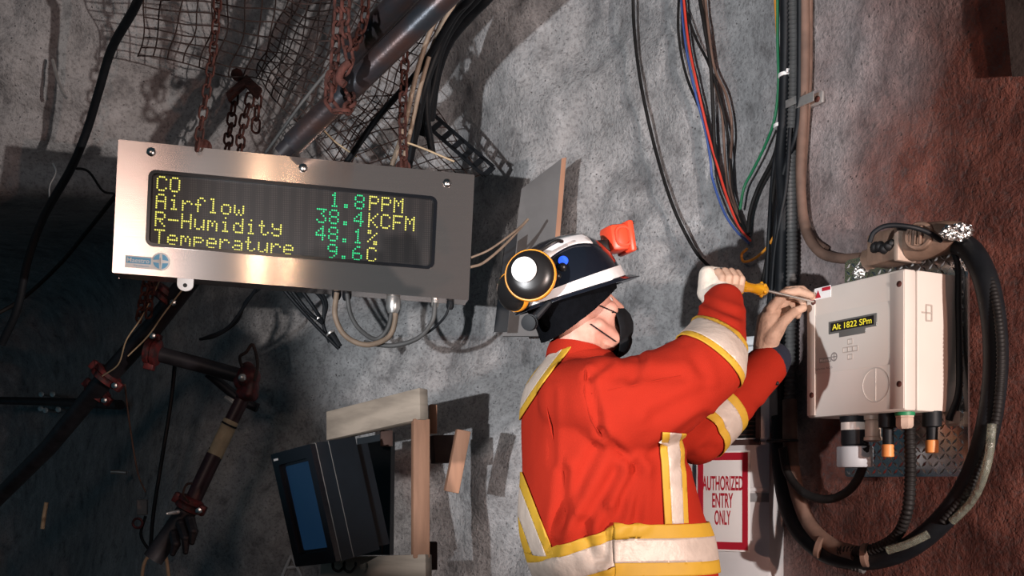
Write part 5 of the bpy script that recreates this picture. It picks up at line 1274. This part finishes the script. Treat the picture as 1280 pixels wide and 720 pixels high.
# ------------------------------------------------------------------ cables on the right wall
def wd(pts, off): return [(u, v, wall_d(u, v) - off) for u, v in pts]
cable('hanging_cable', 'single black cable hanging from the roof down to the raised fist', 'cable', wd([(791, -20), (793, 40), (802, 110), (820, 190), (842, 260), (868, 312), (887, 334)], 0.06), 0.0062, 'tarcable')
GL = 'loose wires hanging left of the cable run'
for lab, pts, off, r, m in (
    ('black wire curving left of the red one', [(849, -20), (848, 40), (858, 95), (880, 150), (893, 200), (905, 240), (925, 280), (936, 298)], 0.05, 0.0048, 'tarcable'),
    ('red wire hanging down the grey rock', [(853, -20), (860, 50), (872, 110), (886, 170), (896, 205), (908, 245), (922, 280), (938, 301)], 0.06, 0.0046, 'redw'),
    ('blue wire running beside the red one', [(850, -20), (857, 55), (869, 115), (882, 165), (888, 200), (891, 225), (905, 265), (920, 288), (936, 304)], 0.056, 0.0044, 'bluew'),
    ('black wire crossing from the red wire to the right', [(856, 10), (870, 48), (886, 80), (899, 120), (910, 170), (914, 210), (918, 250), (934, 294)], 0.05, 0.0048, 'tarcable'),
    ('thick black wire bowing right of the crossing', [(872, -20), (880, 30), (888, 80), (891, 130), (894, 190), (905, 235), (920, 272), (936, 297)], 0.055, 0.0066, 'tarcable'),
    ('brown-black wire bowing furthest right of the loose bunch', [(880, -20), (886, 40), (893, 85), (908, 120), (915, 160), (913, 205), (915, 240), (928, 282)], 0.05, 0.0048, 'browncable'),
    ('second brown wire beside the thick black one', [(876, -20), (884, 50), (891, 95), (902, 140), (906, 195), (911, 240), (924, 276)], 0.045, 0.0046, 'browncable')):
    cable('loose_wire', lab, 'wire', wd(pts, off), r, m, GL)
cable('green_wire', 'green wire sweeping from the cable run to the loose wires', 'wire', wd([(972, -20), (972, 50), (973, 105), (968, 150), (955, 185), (940, 215), (930, 235), (925, 262)], 0.06), 0.0048, 'greenw')
cable('orange_wire', 'orange wire bent in a hook below the loose wires', 'wire', wd([(968, -20), (971, 30), (974, 90), (976, 160), (975, 230), (972, 280), (962, 305), (945, 322), (930, 327), (927, 318), (934, 311)], 0.055), 0.0048, 'orangew')
GB = 'cables of the vertical run beside the beige box'
for lab, pts, off, r, m, corr in (
    ('thin black cable at the left edge of the vertical run', [(981, -20), (980, 60), (979, 110), (974, 165), (966, 220), (962, 280), (958, 360)], 0.06, 0.0075, 'black', None),
    ('thick black cable with white ties in the vertical run', [(983, -20), (983, 50), (982, 100), (980, 150), (976, 200), (979, 260), (977, 330), (975, 420), (975, 560)], 0.07, 0.020, 'black', None),
    ('ribbed grey conduit down the middle of the vertical run', [(992, -20), (993, 60), (992, 120), (990, 175), (990, 240), (990, 330), (988, 430), (986, 540)], 0.06, 0.018, 'greycable', 0.013),
    ('black cable between the ribbed conduit and the brown hoses', [(1000, -20), (1000, 60), (999, 130), (995, 170), (980, 215), (972, 270), (966, 340), (960, 400)], 0.075, 0.010, 'black', None),
    ('long brown hose of the run, turning to the cast fitting', [(1005, -20), (1006, 60), (1004, 140), (1001, 200), (1002, 250), (1008, 290), (1025, 315), (1050, 323), (1078, 322)], 0.06, 0.0155, 'browncable', None),
    ('narrow brown hose at the right edge of the vertical run', [(1011, -20), (1011, 60), (1010, 110), (1007, 160), (1003, 220), (1004, 262), (1014, 296), (1032, 312)], 0.035, 0.012, 'browncable', None),
    ('black cable peeling left from the run behind the fist', [(978, 150), (968, 195), (948, 235), (938, 265), (935, 292)], 0.05, 0.0075, 'tarcable', None),
    ('second black cable peeling left from the run above the driver', [(979, 165), (972, 205), (966, 250), (962, 300), (955, 345), (948, 370)], 0.05, 0.0072, 'tarcable', None),
    ('black cable dropping from the run to behind the screwdriver', [(988, 160), (983, 230), (976, 270), (968, 320), (964, 380)], 0.09, 0.007, 'black', None)):
    cable('run_cable', lab, 'cable', wd(pts, off), r, m, GB, 8, corr)
for lab, u, v, off in (('upper white zip tie on the thick black cable', 982, 94, 0.07), ('lower white zip tie at the left of the cable run', 976, 157, 0.07)):
    c = W(u, v, off); t = empty('zip_tie', c, lab, 'cable tie')
    obj('band', G().lathe(c - V((0, 0, 0.006)), V((0, 0, 1)), [(0.0225, 0), (0.0235, 0.001), (0.0235, 0.010), (0.0225, 0.011)], 18), M['white'], t)
    obj('head', G().box(c + V((0.0, -0.026, 0.004)), V((1, 0, 0)), V((0, 1, 0)), UPV, 0.012, 0.010, 0.012, 0.002), M['white'], t)
# saddle clip holding the brown hoses
c = W(1006, 125, 0.055); cl = empty('pipe_clip', c, 'metal saddle clip with a screwed foot holding the brown hoses', 'clip')
t_ = V((0.47, -0.88, 0)); 
obj('saddle', G().box(W(1006, 125, 0.082), t_, V((0.88, 0.47, 0)), UPV, 0.075, 0.004, 0.030, 0.001).box(W(990, 127, 0.085), t_, V((0.88, 0.47, 0)), UPV, 0.055, 0.004, 0.024, 0.001), M['zinc'], cl, 30)
obj('foot', G().box(W(1021, 124, 0.02), t_, V((0.88, 0.47, 0)), UPV, 0.055, 0.012, 0.036, 0.003), M['zinc'], cl, 30)
obj('screw', G().lathe(W(1022, 124, 0.028), V((-0.88, -0.47, 0)), [(0.010, 0), (0.010, 0.004), (0.005, 0.008)], 12), M['rust'], cl)
# the big loop below and right of the box
def pd(pts): return [(u, v, d) for u, v, d in pts]
GL2 = 'hoses of the big loop round the beige box'
cable('loop_hose', 'thick black outer hose of the big loop under the beige box', 'hose', [(976, 520, 3.10), (978, 590, 3.08), (992, 650, 3.0), (1030, 690, 2.88), (1085, 700, 2.75), (1140, 682, 2.62), (1195, 630, 2.52), (1228, 560, 2.46), (1243, 480, 2.44), (1243, 410, 2.44), (1232, 350, 2.46), (1212, 312, 2.52), (1185, 300, 2.60)], 0.029, 'black', GL2, 8)
cable('loop_hose', 'ribbed dark conduit on the outer right side of the big loop', 'conduit', [(1178, 652, 2.52), (1212, 610, 2.47), (1240, 545, 2.42), (1250, 480, 2.40), (1250, 415, 2.40), (1238, 350, 2.44), (1218, 308, 2.52), (1196, 294, 2.60)], 0.011, 'tarcable', GL2, 8, 0.010)
cable('loop_hose', 'brown hose inside the left of the big loop, below the cable run', 'hose', [(987, 500, 3.06), (988, 560, 3.04), (995, 610, 3.0), (1012, 655, 2.92), (1040, 682, 2.84), (1070, 692, 2.76)], 0.022, 'browncable', GL2, 8)
cable('loop_hose', 'ribbed grey conduit continuing down beside the brown hose of the loop', 'conduit', [(972, 520, 3.12), (974, 590, 3.08), (984, 640, 3.02), (1008, 674, 2.94), (1036, 696, 2.86), (1080, 712, 2.76)], 0.014, 'greycable', GL2, 8, 0.012)
cable('loop_cable', 'black cable curving from the sensor to the run, inside the big loop', 'cable', [(978, 560, 3.02), (985, 592, 3.0), (1005, 616, 2.94), (1035, 624, 2.86), (1062, 612, 2.80), (1078, 585, 2.74), (1081, 558, 2.70)], 0.0125, 'tarcable', GL2, 8)
cable('loop_cable', 'ribbed black cable dropping from the green-ringed gland into the loop', 'cable', [(1137, 535, 2.56), (1138, 590, 2.57), (1134, 640, 2.58), (1118, 672, 2.64), (1085, 688, 2.72), (1050, 688, 2.80)], 0.0155, 'tarcable', GL2, 8, 0.012)
cable('loop_cable', 'thin black cable down the right side of the beige box', 'cable', [(1150, 292, 2.62), (1178, 300, 2.60), (1196, 325, 2.585), (1198, 380, 2.575), (1199, 440, 2.57), (1198, 490, 2.56), (1186, 525, 2.56)], 0.0085, 'black', GL2, 8)
cable('loop_cable', 'second thin black cable beside the box, next to the plate edge', 'cable', [(1160, 288, 2.64), (1190, 300, 2.62), (1203, 335, 2.60), (1204, 400, 2.59), (1205, 470, 2.585), (1196, 515, 2.58)], 0.006, 'tarcable', GL2, 8)
cable('loop_cable', 'thin black cable arched over the cast conduit fitting', 'cable', [(1087, 303, 2.56), (1093, 290, 2.55), (1110, 282, 2.54), (1140, 284, 2.53), (1165, 293, 2.54), (1185, 308, 2.57)], 0.0065, 'black', GL2, 8)
cable('loop_cable', 'black cable running right over the fitting into the foil wrap', 'cable', [(1122, 284, 2.60), (1150, 286, 2.60), (1178, 283, 2.61), (1200, 287, 2.63)], 0.008, 'black', GL2, 8)
cable('plastic_sleeve', 'torn clear plastic sleeve on the right side of the loop', 'plastic wrap', [(1240, 530, 2.40), (1236, 570, 2.40), (1226, 605, 2.42), (1212, 630, 2.46), (1190, 652, 2.50)], 0.0105, 'film')
cable('plastic_sleeve', 'clear plastic sleeve on the bottom of the loop', 'plastic wrap', [(1110, 688, 2.60), (1135, 680, 2.56), (1160, 668, 2.53)], 0.011, 'film')
for i, (u, v, d) in enumerate(((1024, 684, 2.86), (1082, 694, 2.72))):
    c = P(u, v, d); a = V((0.8, -0.5, -0.25)) if i == 0 else V((0.8, -0.6, 0.05))
    tag(obj('wire_tie', G().lathe(c - a.normalized() * 0.008, a, [(0.030, 0), (0.033, 0.002), (0.033, 0.014), (0.030, 0.016)], 18), M['browncable'], None), ('brown wire tie at the lower left of the big loop', 'brown wire tie at the bottom of the big loop')[i], 'cable tie')
tag(obj('black_tie', G().lathe(P(978, 553, 3.06), V((0, 0, 1)), [(0.046, 0), (0.048, 0.002), (0.048, 0.007), (0.046, 0.009)], 20), M['black'], None), 'thin black tie round the run beside the louver', 'cable tie')
# dark flap at the top right corner
fp = [W(1253, -30, 0.03), W(1330, -30, 0.03), W(1330, 92, 0.035), W(1265, 96, 0.035)]
tag(obj('dark_flap', slab(fp, 0.04), M['darkrock'], None), 'dark brown flap hanging at the top right corner', 'flap')

g = G()
for q in (((352, 722), (364, 694)), ((364, 694), (377, 720)), ((356, 710), (374, 708))):
    a, b = W(*q[0], 0.004), W(*q[1], 0.004); g.tube([a, a.lerp(b, 0.5), b], [0.006, 0.008, 0.006], 6)
tag(obj('paint_mark', g, M['cabinet'], None), 'pale painted letter-like mark on the rock under the old monitor', 'paint mark')
